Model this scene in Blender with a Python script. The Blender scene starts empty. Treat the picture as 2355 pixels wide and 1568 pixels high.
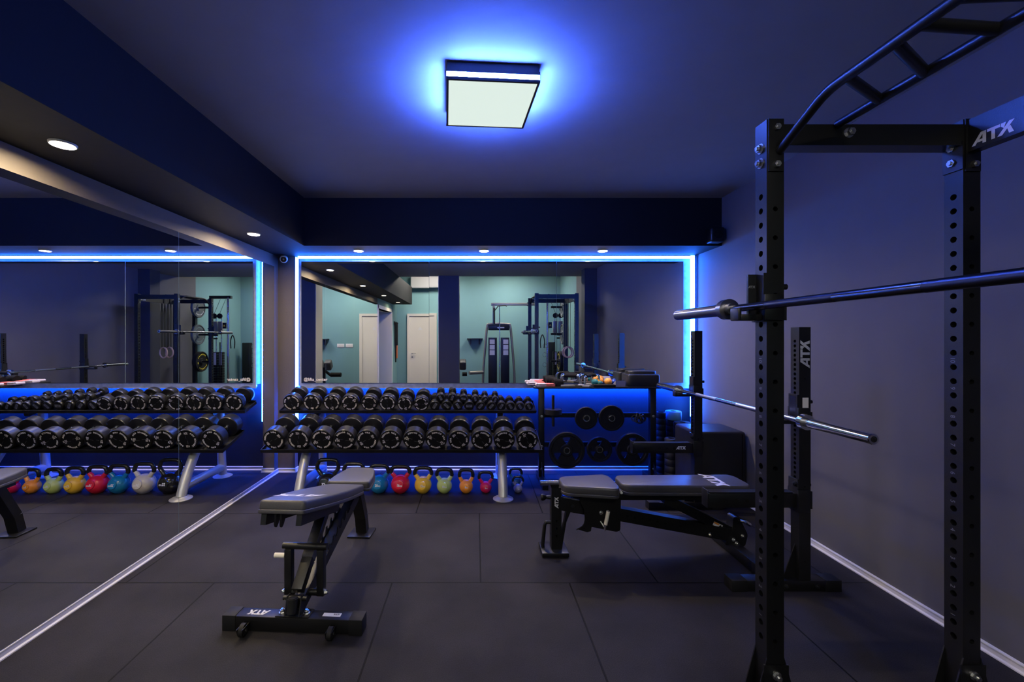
import bpy, bmesh, math, random
from mathutils import Vector, Matrix
C = bpy.context.scene.collection
S = bpy.context.scene
PI = math.pi
H = 1.45                    # camera height
F = 981.0                   # focal length in pixels of the 2355 px frame

# ---------------------------------------------------------------- camera
cam_d = bpy.data.cameras.new('camera'); cam = bpy.data.objects.new('camera', cam_d); C.objects.link(cam)
cam_d.sensor_width = 36; cam_d.lens = F / 2355 * 36
cam_d.shift_x = 83.5 / 2355; cam_d.shift_y = -5 / 2355
cam_d.clip_start = .02
cam.location = (0, 0, H); cam.rotation_euler = (PI / 2, 0, 0)
S.camera = cam
# ---------------------------------------------------------------- world, exposure
w = bpy.data.worlds.new('world'); S.world = w; w.use_nodes = True
w.node_tree.nodes['Background'].inputs[0].default_value = (.01, .012, .02, 1)
w.node_tree.nodes['Background'].inputs[1].default_value = 0.0
S.view_settings.view_transform = 'Standard'; S.view_settings.look = 'None'
S.view_settings.exposure = 0; S.view_settings.gamma = 1; S.view_settings.use_curve_mapping = False
try:
    S.cycles.max_bounces = 12; S.cycles.glossy_bounces = 8; S.cycles.diffuse_bounces = 5
    S.cycles.sample_clamp_indirect = 6; S.cycles.use_denoising = True
    S.cycles.caustics_reflective = True
except Exception: pass
# light strengths (each lamp's emission)
E_LED, E_PANEL, E_HALO, E_SPOT, E_BACK = 84.0, 1.0, 720.0, 1200.0, 66.0
LED_COL = (.022, .15, 1.0)
HALO_COL = (.055, .135, 1.0)

# ---------------------------------------------------------------- materials
MATS = {}
def mat(name, col, rough=.5, metal=0, spec=.5, bump=0, bscale=80, var=0, vscale=6, emit=None, estr=0, coat=0):
    if name in MATS: return MATS[name]
    m = bpy.data.materials.new(name); m.use_nodes = True; MATS[name] = m
    nt = m.node_tree; b = nt.nodes['Principled BSDF']
    b.inputs['Base Color'].default_value = (*col, 1); b.inputs['Roughness'].default_value = rough
    b.inputs['Metallic'].default_value = metal; b.inputs['Specular IOR Level'].default_value = spec
    if coat: b.inputs['Coat Weight'].default_value = coat; b.inputs['Coat Roughness'].default_value = .08
    if bump or var:
        tc = nt.nodes.new('ShaderNodeTexCoord')
    if var:
        n = nt.nodes.new('ShaderNodeTexNoise'); n.inputs['Scale'].default_value = vscale; n.inputs['Detail'].default_value = 6
        r = nt.nodes.new('ShaderNodeMapRange'); r.inputs[3].default_value = 1 - var; r.inputs[4].default_value = 1 + var
        x = nt.nodes.new('ShaderNodeMix'); x.data_type = 'RGBA'; x.blend_type = 'MULTIPLY'; x.inputs[0].default_value = 1
        x.inputs[6].default_value = (*col, 1)
        nt.links.new(tc.outputs['Object'], n.inputs['Vector']); nt.links.new(n.outputs[0], r.inputs[0])
        nt.links.new(r.outputs[0], x.inputs[7]); nt.links.new(x.outputs[2], b.inputs['Base Color'])
    if bump:
        n = nt.nodes.new('ShaderNodeTexNoise'); n.inputs['Scale'].default_value = bscale; n.inputs['Detail'].default_value = 5
        bp = nt.nodes.new('ShaderNodeBump'); bp.inputs['Strength'].default_value = bump; bp.inputs['Distance'].default_value = .01
        nt.links.new(tc.outputs['Object'], n.inputs['Vector']); nt.links.new(n.outputs[0], bp.inputs['Height'])
        nt.links.new(bp.outputs[0], b.inputs['Normal'])
    if emit:
        b.inputs['Emission Color'].default_value = (*emit, 1); b.inputs['Emission Strength'].default_value = estr
    return m

M_CEIL = mat('ceiling_paint', (.20, .195, .21), .9, bump=.25, bscale=7, var=.06)
M_DARK = mat('charcoal_paint', (.022, .021, .022), .75, bump=.1, bscale=12, var=.1)
M_BEAM = mat('charcoal_soffit_paint', (.008, .0075, .0075), .75, 0, .15, bump=.1, bscale=12, var=.08)
M_TAUPE = mat('grey_brown_paint', (.080, .067, .056), .7, bump=.1, var=.08)
M_GREY = mat('grey_wall_paint', (.088, .084, .092), .75, bump=.12, bscale=9, var=.07)
M_BACKW = mat('blue_black_wall_paint', (.007, .007, .010), .6, 0, .3, bump=.08, var=.1)
M_TEAL = mat('teal_wall_paint', (.13, .25, .265), .8, bump=.1, var=.04)
M_NAVY = mat('navy_paint', (.02, .021, .035), .7)
M_WHITE = mat('white_trim', (.62, .60, .60), .45)
M_DOOR = mat('cream_door', (.62, .57, .50), .5)
M_BOARD = mat('raw_board_edge', (.22, .26, .36), .7, var=.5, vscale=22)
M_MIRROR = mat('mirror_silver', (.90, .92, .93), 0.0, 1)
M_MEDGE = mat('mirror_glass_edge', (.35, .45, .5), .15, .3)
M_BLACK = mat('black_powder_coat', (.005, .005, .0055), .38, 0, .42, bump=.06, bscale=300)
M_BLACKG = mat('black_gloss_steel', (.012, .012, .014), .25)
M_CHROME = mat('chrome', (.75, .75, .77), .12, 1)
M_BRIGHT = mat('zinc_bolt', (.72, .71, .68), .25, 1)
M_DCHROME = mat('black_chrome_bar', (.10, .10, .12), .2, 1)
M_SILVER = mat('silver_paint', (.50, .50, .49), .38, .55)
M_LEATH = mat('black_vinyl', (.045, .043, .047), .42, bump=.08, bscale=160)
M_BLACKV = mat('dark_vinyl_cover', (.010, .010, .011), .4, bump=.08, bscale=120)
M_RUB = mat('black_rubber', (.007, .007, .0075), .6, 0, .25)
M_URE = mat('black_urethane', (.007, .007, .0075), .3)
M_FACE = mat('black_end_face', (.004, .004, .004), .6, 0, .2)
M_LET = mat('pale_lettering', (.72, .66, .60), .6)
M_LOGO = mat('white_print', (.62, .62, .66), .5)
M_DIM = mat('grey_print', (.16, .16, .18), .5)
M_WGRIP = mat('white_grip', (.72, .68, .60), .5)
M_IRON = mat('black_iron_plate', (.006, .006, .0065), .55, 0, .25, bump=.2, bscale=120)
M_FOAM = mat('black_foam', (.005, .005, .0055), .8, 0, .15)
M_GREYMET = mat('warm_grey_metal', (.28, .27, .25), .35, .6)
M_LED = mat('led_diffuser', (.8, .8, .8), .5, emit=LED_COL, estr=E_LED)
M_LEDB = mat('bare_led_tape', (.8, .8, .8), .5, emit=(.003, .065, 1.0), estr=E_LED * 12)
M_PANEL = mat('light_panel', (.05, .05, .05), .6, emit=(.72, .84, .76), estr=E_PANEL)
M_HALO = mat('lamp_halo_strip', (.8, .8, .8), .5, emit=HALO_COL, estr=E_HALO)
M_SPOT = mat('warm_spot_lens', (.8, .8, .8), .5, emit=(1, .80, .50), estr=E_SPOT)
M_SPOT2 = mat('warm_spot_lens_dimmed', (.8, .8, .8), .5, emit=(1, .80, .50), estr=E_SPOT * .2)
M_BPANEL = mat('white_ceiling_panel', (.8, .8, .8), .5, emit=(1, .93, .83), estr=E_BACK)

# rubber floor: running-bond square mats with fine speckle
def floor_mat():
    m = bpy.data.materials.new('rubber_mat_floor'); m.use_nodes = True; nt = m.node_tree; b = nt.nodes['Principled BSDF']
    N = nt.nodes.new; L = nt.links.new
    tc = N('ShaderNodeTexCoord'); mp = N('ShaderNodeMapping')
    mp.inputs['Location'].default_value = (-.03 + 1.055 * .5, -2.536 + 1.011 * 10, 0)
    br = N('ShaderNodeTexBrick'); br.offset = .5; br.squash = 1
    br.inputs['Scale'].default_value = 1; br.inputs['Brick Width'].default_value = 1.055; br.inputs['Row Height'].default_value = 1.011
    br.inputs['Mortar Size'].default_value = .005; br.inputs['Mortar Smooth'].default_value = .3
    br.inputs['Color1'].default_value = (.016, .0148, .0168, 1); br.inputs['Color2'].default_value = (.019, .0175, .0195, 1)
    br.inputs['Mortar'].default_value = (.0015, .0015, .0015, 1)
    n1 = N('ShaderNodeTexNoise'); n1.inputs['Scale'].default_value = 260; n1.inputs['Detail'].default_value = 3
    n2 = N('ShaderNodeTexNoise'); n2.inputs['Scale'].default_value = 2.3; n2.inputs['Detail'].default_value = 8
    r1 = N('ShaderNodeMapRange'); r1.inputs[1].default_value = .3; r1.inputs[2].default_value = .75; r1.inputs[3].default_value = .6; r1.inputs[4].default_value = 1.5
    r2 = N('ShaderNodeMapRange'); r2.inputs[1].default_value = .3; r2.inputs[2].default_value = .7; r2.inputs[3].default_value = .62; r2.inputs[4].default_value = 1.42
    mu = N('ShaderNodeMath'); mu.operation = 'MULTIPLY'
    mx = N('ShaderNodeMix'); mx.data_type = 'RGBA'; mx.blend_type = 'MULTIPLY'; mx.inputs[0].default_value = 1
    bp = N('ShaderNodeBump'); bp.inputs['Strength'].default_value = .5; bp.inputs['Distance'].default_value = .004; bp.invert = True
    bp2 = N('ShaderNodeBump'); bp2.inputs['Strength'].default_value = .25; bp2.inputs['Distance'].default_value = .002
    L(tc.outputs['Object'], mp.inputs[0]); L(mp.outputs[0], br.inputs['Vector'])
    L(tc.outputs['Object'], n1.inputs['Vector']); L(tc.outputs['Object'], n2.inputs['Vector'])
    L(n1.outputs[0], r1.inputs[0]); L(n2.outputs[0], r2.inputs[0]); L(r1.outputs[0], mu.inputs[0]); L(r2.outputs[0], mu.inputs[1])
    L(br.outputs['Color'], mx.inputs[6]); L(mu.outputs[0], mx.inputs[7]); L(mx.outputs[2], b.inputs['Base Color'])
    L(br.outputs['Fac'], bp.inputs['Height']); L(n1.outputs[0], bp2.inputs['Height']); L(bp.outputs[0], bp2.inputs['Normal']); L(bp2.outputs[0], b.inputs['Normal'])
    b.inputs['Roughness'].default_value = .66; b.inputs['Specular IOR Level'].default_value = .13
    return m
M_FLOOR = floor_mat()

# ---------------------------------------------------------------- mesh helpers
def nb(): return bmesh.new()
def V(*a): return Vector(a)
def rotm(axis, a): return Matrix.Rotation(a, 4, axis)
def place(bm, v0, M):
    for v in bm.verts[v0:]: v.co = M @ v.co
def nv(bm):
    bm.verts.ensure_lookup_table(); return len(bm.verts)
def box(bm, c, s, R=None, bev=0, seg=2):
    """box of full size s about c, turned by R about its own centre"""
    x, y, z = s[0] / 2, s[1] / 2, s[2] / 2
    vs = [bm.verts.new((a, b, d)) for a in (-x, x) for b in (-y, y) for d in (-z, z)]
    f = [bm.faces.new([vs[i] for i in q]) for q in ((0, 1, 3, 2), (4, 6, 7, 5), (0, 4, 5, 1), (2, 3, 7, 6), (0, 2, 6, 4), (1, 5, 7, 3))]
    if bev:
        es = list({e for q in f for e in q.edges})
        r = bmesh.ops.bevel(bm, geom=es, offset=bev, segments=seg, affect='EDGES', profile=.5)
        vs = list({v for v in r['verts']} | {v for v in vs if v.is_valid})
    M = Matrix.Translation(c) @ (R if R else Matrix())
    for v in vs: v.co = M @ v.co
    return bm
def b6(bm, x0, x1, y0, y1, z0, z1, bev=0, seg=2):
    return box(bm, ((x0 + x1) / 2, (y0 + y1) / 2, (z0 + z1) / 2), (abs(x1 - x0), abs(y1 - y0), abs(z1 - z0)), None, bev, seg)
def frame(d):
    d = Vector(d).normalized(); u = Vector((0, 0, 1)) if abs(d.z) < .9 else Vector((1, 0, 0))
    a = d.cross(u).normalized(); return a, d.cross(a).normalized()
def beam(bm, p0, p1, wid, hei, bev=0, up=(0, 0, 1)):
    """box-section bar from p0 to p1: wid across, hei along up"""
    p0, p1 = Vector(p0), Vector(p1); d = (p1 - p0); L = d.length; d.normalize()
    u = Vector(up); a = d.cross(u)
    if a.length < 1e-4: a = d.cross(Vector((0, 1, 0)))
    a.normalize(); u = a.cross(d).normalized()
    M = Matrix((( a.x, d.x, u.x, 0), (a.y, d.y, u.y, 0), (a.z, d.z, u.z, 0), (0, 0, 0, 1)))
    return box(bm, (p0 + p1) / 2, (wid, L, hei), M, bev)
def ring(bm, c, a, b, r, seg): return [bm.verts.new(c + a * (r * math.cos(2 * PI * i / seg)) + b * (r * math.sin(2 * PI * i / seg))) for i in range(seg)]
def skinrings(bm, rings, closed=False, caps=True):
    n = len(rings[0]); k = len(rings)
    for i in range(k if closed else k - 1):
        A, B = rings[i], rings[(i + 1) % k]
        for j in range(n): bm.faces.new((A[j], A[(j + 1) % n], B[(j + 1) % n], B[j]))
    if caps and not closed: bm.faces.new(rings[0][::-1]); bm.faces.new(rings[-1])
def cyl(bm, p0, p1, r, r2=None, seg=20, caps=True):
    p0, p1 = Vector(p0), Vector(p1); a, b = frame(p1 - p0)
    skinrings(bm, [ring(bm, p0, a, b, r, seg), ring(bm, p1, a, b, r if r2 is None else r2, seg)], caps=caps); return bm
def tube(bm, pts, r, seg=12, closed=False, caps=True):
    pts = [Vector(p) for p in pts]; n = len(pts); rs = r if isinstance(r, (list, tuple)) else [r] * n
    rings = []; a = None
    for i in range(n):
        if closed: t = pts[(i + 1) % n] - pts[i - 1]
        else: t = pts[min(i + 1, n - 1)] - pts[max(i - 1, 0)]
        t.normalize()
        if a is None: a, b = frame(t)
        else:
            a = (a - t * a.dot(t)).normalized(); b = t.cross(a)
        rings.append(ring(bm, pts[i], a, b, rs[i], seg))
    skinrings(bm, rings, closed, caps); return bm
def smooth_path(pts, n=6):
    """Catmull-Rom through pts"""
    P = [Vector(p) for p in pts]; out = []
    for i in range(len(P) - 1):
        p0, p1, p2, p3 = P[max(i - 1, 0)], P[i], P[i + 1], P[min(i + 2, len(P) - 1)]
        for k in range(n):
            t = k / n
            out.append(.5 * ((2 * p1) + (p2 - p0) * t + (2 * p0 - 5 * p1 + 4 * p2 - p3) * t * t + (3 * p1 - p0 - 3 * p2 + p3) * t ** 3))
    out.append(P[-1]); return out
def lathe(bm, prof, M=None, seg=32, caps=True):
    """prof: (radius, height) about +Z, then moved by M"""
    M = M or Matrix(); rings = []
    for r, z in prof: rings.append([bm.verts.new(M @ Vector((r * math.cos(2 * PI * i / seg), r * math.sin(2 * PI * i / seg), z))) for i in range(seg)])
    skinrings(bm, rings, False, caps); return bm
def axis(p, d, roll=0):
    """matrix that carries +Z onto d at p"""
    d = Vector(d).normalized(); return Matrix.Translation(p) @ d.to_track_quat('Z', 'Y').to_matrix().to_4x4() @ rotm('Z', roll)
def rpoly(pts, r, seg=5):
    """round the corners of a 2-D outline; r: one radius or one for each corner"""
    out = []; n = len(pts)
    for i in range(n):
        rr = r[i] if isinstance(r, (list, tuple)) else r
        p, a, b = Vector(pts[i]), Vector(pts[i - 1]), Vector(pts[(i + 1) % n])
        da, db = (a - p), (b - p); k = min(rr, da.length * .49, db.length * .49)
        if k < 1e-5: out.append(p); continue
        s, e = p + da.normalized() * k, p + db.normalized() * k
        for j in range(seg + 1):
            t = j / seg; out.append((1 - t) ** 2 * s + 2 * t * (1 - t) * p + t * t * e)
    return out
def prism(bm, poly, z0, z1, M=None, bevt=0, bevb=0, seg=3):
    """outline in local XY extruded from z0 to z1; bevt / bevb round the upper / lower rim"""
    M = M or Matrix(); n = len(poly)
    def inset(d):
        if d == 0: return [Vector((p[0], p[1])) for p in poly]
        out = []; P = [Vector((p[0], p[1])) for p in poly]
        area = sum(P[i - 1].x * P[i].y - P[i].x * P[i - 1].y for i in range(n))
        sg = 1 if area > 0 else -1
        for i in range(n):
            t = (P[(i + 1) % n] - P[i - 1]); t.normalize(); out.append(P[i] + Vector((-t.y, t.x)) * d * sg)
        return out
    lv = []
    if bevb: lv += [(bevb * (1 - math.sin(k / seg * PI / 2)), z0 + bevb * (1 - math.cos(k / seg * PI / 2))) for k in range(seg)]
    lv += [(0, z0 + bevb)]
    if z1 - bevt > z0 + bevb + 1e-6: lv += [(0, z1 - bevt)]
    if bevt: lv += [(bevt * (1 - math.cos(k / seg * PI / 2)), z1 - bevt + bevt * math.sin(k / seg * PI / 2)) for k in range(1, seg + 1)]
    rings = [[bm.verts.new(M @ Vector((p.x, p.y, z))) for p in inset(d)] for d, z in lv]
    skinrings(bm, rings); return bm
def basis(o, ex, ey):
    """matrix whose local X, Y lie along ex, ey"""
    ex, ey = Vector(ex).normalized(), Vector(ey).normalized(); ez = ex.cross(ey)
    return Matrix(((ex.x, ey.x, ez.x, o[0]), (ex.y, ey.y, ez.y, o[1]), (ex.z, ey.z, ez.z, o[2]), (0, 0, 0, 1)))
def holed(bm, M, w, h0, h1, holes, r, deep=.05, seg=14, hx=0):
    """flat plate in local XY (x in +-w/2, y from h0 to h1, facing +Z) pierced by round holes at y = holes"""
    pv = [h0]
    hs = sorted(holes)
    for i in range(len(hs) - 1): pv.append((hs[i] + hs[i + 1]) / 2)
    lo = max(h0, hs[0] - (hs[1] - hs[0]) / 2); hi = min(h1, hs[-1] + (hs[-1] - hs[-2]) / 2)
    def q(x0, y0, x1, y1):
        if y1 - y0 > 1e-6: bm.faces.new([bm.verts.new(M @ Vector((x, y, 0))) for x, y in ((x0, y0), (x1, y0), (x1, y1), (x0, y1))])
    q(-w / 2, h0, w / 2, lo); q(-w / 2, hi, w / 2, h1)
    for i, y in enumerate(hs):
        a = lo if i == 0 else (hs[i - 1] + y) / 2; b = hi if i == len(hs) - 1 else (y + hs[i + 1]) / 2
        inn, out, dp = [], [], []
        for k in range(seg):
            t = 2 * PI * (k + .5) / seg; c, s = math.cos(t), math.sin(t)
            inn.append(bm.verts.new(M @ Vector((hx + r * c, y + r * s, 0))))
            dp.append(bm.verts.new(M @ Vector((hx + r * c, y + r * s, -deep))))
            sx = ((w / 2 - hx) if c > 0 else (w / 2 + hx)) / max(abs(c), 1e-6); sy = ((b - y) if s > 0 else (y - a)) / max(abs(s), 1e-6)
            m = min(sx, sy); out.append(Vector((hx + m * c, y + m * s, 0)))
        ov = [bm.verts.new(M @ p) for p in out]
        for k in range(seg):
            j = (k + 1) % seg
            bm.faces.new((inn[k], ov[k], ov[j], inn[j])); bm.faces.new((dp[k], inn[k], inn[j], dp[j]))
            pk, pj = out[k], out[j]
            if abs(pk.x - pj.x) > 1e-6 and abs(pk.y - pj.y) > 1e-6:
                cx = w / 2 if pk.x + pj.x > 2 * hx else -w / 2; cy = b if pk.y + pj.y > 2 * y else a
                bm.faces.new((ov[k], bm.verts.new(M @ Vector((cx, cy, 0))), ov[j]))
    return bm
def upright(bm, x0, y0, wd, z0, z1, holes_side, holes_front, r, rf=None, cap=True):
    """square steel tube with one corner at x0, y0 and holes through its faces"""
    x1, y1 = x0 + wd, y0 + wd; cx, cy = (x0 + x1) / 2, (y0 + y1) / 2
    rf = rf or r
    for o, ex, hs, rr in (((x0, cy, 0), (0, -1, 0), holes_side, r), ((x1, cy, 0), (0, 1, 0), holes_side, r),
                          ((cx, y0, 0), (1, 0, 0), holes_front, rf), ((cx, y1, 0), (-1, 0, 0), holes_front, rf)):
        Mx = basis(o, ex, (0, 0, 1))
        if len(hs) > 1: holed(bm, Mx, wd, z0, z1, hs, rr, wd * .48)
        else: bm.faces.new([bm.verts.new(Mx @ Vector((x, z, 0))) for x, z in ((-wd / 2, z0), (wd / 2, z0), (wd / 2, z1), (-wd / 2, z1))])
    if cap:
        for z in (z0, z1): bm.faces.new([bm.verts.new((x, y, z)) for x, y in ((x0, y0), (x1, y0), (x1, y1), (x0, y1))])
    return bm
def bolt(bm, p, d, r=.014, h=.012):
    p = Vector(p); d = Vector(d).normalized()
    cyl(bm, p, p + d * .003, r * 1.35, seg=16); cyl(bm, p + d * .003, p + d * h, r, seg=6); cyl(bm, p + d * h, p + d * (h + .006), r * .55, seg=10)
_gl = {}
def glyph(t, bold=.018):
    if (t, bold) in _gl: return _gl[(t, bold)]
    cu = bpy.data.curves.new('glyph', 'FONT'); cu.body = t; cu.size = 1; cu.offset = bold; cu.resolution_u = 3
    cu.align_x = 'CENTER'
    o = bpy.data.objects.new('glyph', cu); me = bpy.data.meshes.new_from_object(o)
    d = ([v.co.copy() for v in me.vertices], [list(p.vertices) for p in me.polygons])
    bpy.data.objects.remove(o); bpy.data.curves.remove(cu); bpy.data.meshes.remove(me)
    _gl[(t, bold)] = d; return d
def text(bm, t, size, M, bold=.018, sx=1):
    vs, fs = glyph(t, bold)
    k = [bm.verts.new(M @ Vector((v.x * size * sx, v.y * size, 0))) for v in vs]
    for f in fs:
        try: bm.faces.new([k[i] for i in f])
        except ValueError: pass
    return bm
def arc_text(bm, t, size, R, mid, M, step):
    """letters set along a circle of radius R, centred at angle mid, tops outward"""
    n = len(t)
    for i, ch in enumerate(t):
        if ch == ' ': continue
        a = mid - (i - (n - 1) / 2) * step
        L = Matrix.Translation((R * math.cos(a), R * math.sin(a), 0)) @ rotm('Z', a - PI / 2)
        text(bm, ch, size, M @ L, .045, 1.15)
LOGO = [[(0, 0), (.27, 0), (.80, .78), (.80, 1), (.66, 1)], [(.80, 0), (1.06, 0), (1.06, 1), (.80, 1)], [(.36, .2), (.80, .2), (.80, .40), (.50, .40)],
        [(1.12, .76), (2.02, .76), (2.02, 1), (1.12, 1)], [(1.42, 0), (1.68, 0), (1.68, .76), (1.42, .76)],
        [(1.82, 0), (2.16, 0), (2.98, 1), (2.64, 1)], [(2.50, .42), (2.62, 0), (2.94, 0), (2.70, .62)], [(2.08, 1), (2.06, .76), (2.28, .54), (2.42, 1)]]
def logo_bm(M, h):
    """three-letter maker's mark, h tall, centred on the origin of M"""
    bm = nb()
    for q in LOGO: bm.faces.new([bm.verts.new(M @ Vector(((x - 1.49) * h, (y - .5) * h, 0))) for x, y in q])
    return bm
def islands(bm):
    """split a bmesh into its separate pieces (pieces whose boxes touch stay together)"""
    bm.verts.ensure_lookup_table(); bm.verts.index_update(); seen = set(); comps = []
    for v in bm.verts:
        if v.index in seen: continue
        st, c = [v], []; seen.add(v.index)
        while st:
            u = st.pop(); c.append(u)
            for e in u.link_edges:
                o = e.other_vert(u)
                if o.index not in seen: seen.add(o.index); st.append(o)
        comps.append(c)
    def bb(c): return [min(v.co[i] for v in c) - .0004 for i in range(3)], [max(v.co[i] for v in c) + .0004 for i in range(3)]
    items = [(c, *bb(c)) for c in comps]; done = True
    while done:
        done = False
        for i in range(len(items)):
            for j in range(i + 1, len(items)):
                (a, l1, h1), (b, l2, h2) = items[i], items[j]
                if all(l1[k] <= h2[k] and l2[k] <= h1[k] for k in range(3)):
                    items[i] = (a + b, [min(x, y) for x, y in zip(l1, l2)], [max(x, y) for x, y in zip(h1, h2)]); del items[j]; done = True; break
            if done: break
    out = []
    for c, _, _ in items:
        n = bmesh.new(); mp = {v: n.verts.new(v.co) for v in c}; fs = {f for v in c for f in v.link_faces}
        for f in sorted(fs, key=lambda f: f.index): n.faces.new([mp[v] for v in f.verts])
        out.append(n)
    bm.free(); return out
SPLIT = {'bolt', 'rubber_cap', 'joint_plate', 'spine_hole', 'arm_hole', 'thigh_pad', 'carabiner', 'weight_chart', 'guide_rod', 'strap_end', 'bracket', 'notch_plate', 'foam_roller', 'cable', 'black_band', 'rocker', 'diffuser_edge', 'wheel_bracket', 'collar', 'ring', 'lever', 'seam', 'relief_line', 'tray_bracket'}
def obj(name, bm, m, parent=None, ang=35, norm=True):
    if name in SPLIT and parent is not None:
        q = islands(bm)
        if len(q) > 1: return [obj1(name, k, m, parent, ang, norm) for k in q][0]
        bm = q[0]
    return obj1(name, bm, m, parent, ang, norm)
def obj1(name, bm, m, parent=None, ang=35, norm=True):
    me = bpy.data.meshes.new(name)
    if norm: bmesh.ops.recalc_face_normals(bm, faces=bm.faces)
    bm.to_mesh(me); bm.free(); me.materials.append(m)
    me.shade_smooth(); me.set_sharp_from_angle(angle=math.radians(ang))
    o = bpy.data.objects.new(name, me); C.objects.link(o)
    if parent: o.parent = parent
    return o
def thing(name, label, cat, loc=(0, 0, 0), rz=0, group=None):
    o = bpy.data.objects.new(name, None); C.objects.link(o); o.empty_display_size = .1
    o.location = loc; o.rotation_euler = (0, 0, rz); o['label'] = label; o['category'] = cat
    if group: o['group'] = group
    return o
def tag(o, label, cat, group=None):
    o['label'] = label; o['category'] = cat
    if group: o['group'] = group
    return o
def struct(name, bm, m, parent=None):
    o = obj(name, bm, m, parent)
    if not parent: o['kind'] = 'structure'
    return o
def dup(root, label, loc=None, rot=None, group=None):
    """copy of a thing with copies of its parts and sub-parts"""
    r = root.copy(); C.objects.link(r); r['label'] = label
    if loc: r.location = loc
    if rot: r.rotation_euler = rot
    if group: r['group'] = group
    for ch in list(root.children):
        c = ch.copy(); C.objects.link(c); c.parent = r
        for g in list(ch.children):
            d = g.copy(); C.objects.link(d); d.parent = c
    return r
ORD = ['first', 'second', 'third', 'fourth', 'fifth', 'sixth', 'seventh', 'eighth', 'ninth', 'tenth', 'eleventh', 'twelfth']
# ================================================================ the room
XL, XR = -2.15, 2.37            # side walls
YP, YB = 4.64, 4.715            # face of the corner pillar, back wall
ZS, ZC = 2.346, 2.807           # underside of the soffits, ceiling
YS, XS = 4.108, -1.652          # soffit faces
YR = -2.75                      # far wall of the room behind the camera
bm = nb(); b6(bm, XL - .1, XR + .3, YR - .1, YB + .1, -.1, 0); struct('floor', bm, M_FLOOR)
bm = nb(); b6(bm, XL - .1, XR + .1, -.15, YB + .1, ZC, ZC + .1); struct('ceiling', bm, M_CEIL)
bm = nb(); b6(bm, XL - .1, XR + .3, YR - .1, -.15, 3.3, 3.4); b6(bm, XL - .1, XR + .3, -.25, -.15, ZC, 3.3); struct('ceiling_rear', bm, M_CEIL)
bm = nb(); b6(bm, XL - .12, XL, -.30, YB, 0, ZC); struct('wall_left', bm, M_TAUPE)
bm = nb(); b6(bm, XL - .12, XL, YR, -1.9, 0, 3.3); b6(bm, XL - .12, XL, -1.9, -.30, 2.12, 3.3); struct('wall_left_rear', bm, M_TEAL)
bm = nb(); b6(bm, XL, XR, YB, YB + .12, 0, ZC); struct('wall_back', bm, M_BACKW)
bm = nb(); b6(bm, XR, XR + .12, -.15, YB, 0, ZC); b6(bm, XR, XR + .12, -.85, -.15, 0, 3.3); struct('wall_right', bm, M_GREY)
bm = nb(); b6(bm, XR, XR + .12, YR, -.85, 0, 3.3); b6(bm, XL, XR, YR - .12, YR, 0, 3.3); struct('wall_rear', bm, M_TEAL)
bm = nb(); b6(bm, XL, -1.966, YP, YB, 0, ZS); struct('pillar_corner', bm, M_TAUPE)
bm = nb(); b6(bm, 2.13, XR, .60, .86, 0, ZC); struct('pillar_right', bm, M_NAVY)
bm = nb(); b6(bm, -.81, -.365, -.55, -.14, 0, ZC); struct('pillar_centre', bm, M_NAVY)
bm = nb(); b6(bm, -.820, -.81, -.55, -.15, 0, ZC); struct('pillar_centre_lit_side', bm, M_DOOR)  # pale slab on the navy pillar's side: teal-room light put into its colour
bm = nb(); b6(bm, XS, XR, YS, YB, ZS, ZC); struct('beam_back', bm, M_BEAM)
bm = nb(); b6(bm, XL, XS, -2.2, YB, ZS, ZC); struct('beam_left', bm, M_BEAM)
# baseboards: cove profile swept along each wall
def cove(name, p0, p1, n):
    """n: direction into the room"""
    bm = nb(); p0, p1, n = Vector(p0), Vector(p1), Vector(n)
    prof = [(0, 0), (.016, 0), (.016, .006), (.009, .013), (.008, .031), (.012, .036), (.012, .041), (.004, .045), (0, .045)]
    A = [bm.verts.new(p0 + n * a + Vector((0, 0, z))) for a, z in prof]; B = [bm.verts.new(p1 + n * a + Vector((0, 0, z))) for a, z in prof]
    for i in range(len(prof) - 1): bm.faces.new((A[i], A[i + 1], B[i + 1], B[i]))
    bm.faces.new(A); bm.faces.new(B); struct(name, bm, M_WHITE)
cove('baseboard_left', (XL, -.3, 0), (XL, YP, 0), (1, 0, 0))
cove('baseboard_pillar', (XL, YP, 0), (-1.953, YP, 0), (0, -1, 0))
cove('baseboard_pillar_side', (-1.966, YP - .013, 0), (-1.966, YB, 0), (1, 0, 0))
cove('baseboard_back', (-1.966, YB, 0), (XR, YB, 0), (0, -1, 0))
cove('baseboard_right', (XR, .86, 0), (XR, YB, 0), (-1, 0, 0))
# board behind the back mirrors
bm = nb(); b6(bm, -1.905, 2.352, 4.612, 4.624, .915, ZS - .002); b6(bm, -1.905, 2.352, 4.624, YB, .955, ZS - .002); struct('trim_1', bm, M_BOARD)
# doorway in the left wall behind the camera
bm = nb(); b6(bm, XL - .12, XL + .02, -.36, -.28, 0, 2.2); b6(bm, XL - .35, XL + .02, -1.96, -1.88, 0, 2.2); b6(bm, XL - .35, XL + .02, -1.96, -.28, 2.12, 2.2); struct('door_1', bm, M_WHITE)
bm = nb(); b6(bm, XL - .34, XL - .31, -1.9, -.3, 0, 2.12); struct('door_1_glass', bm, mat('green_glass_door', (.16, .27, .24), .15))
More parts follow.
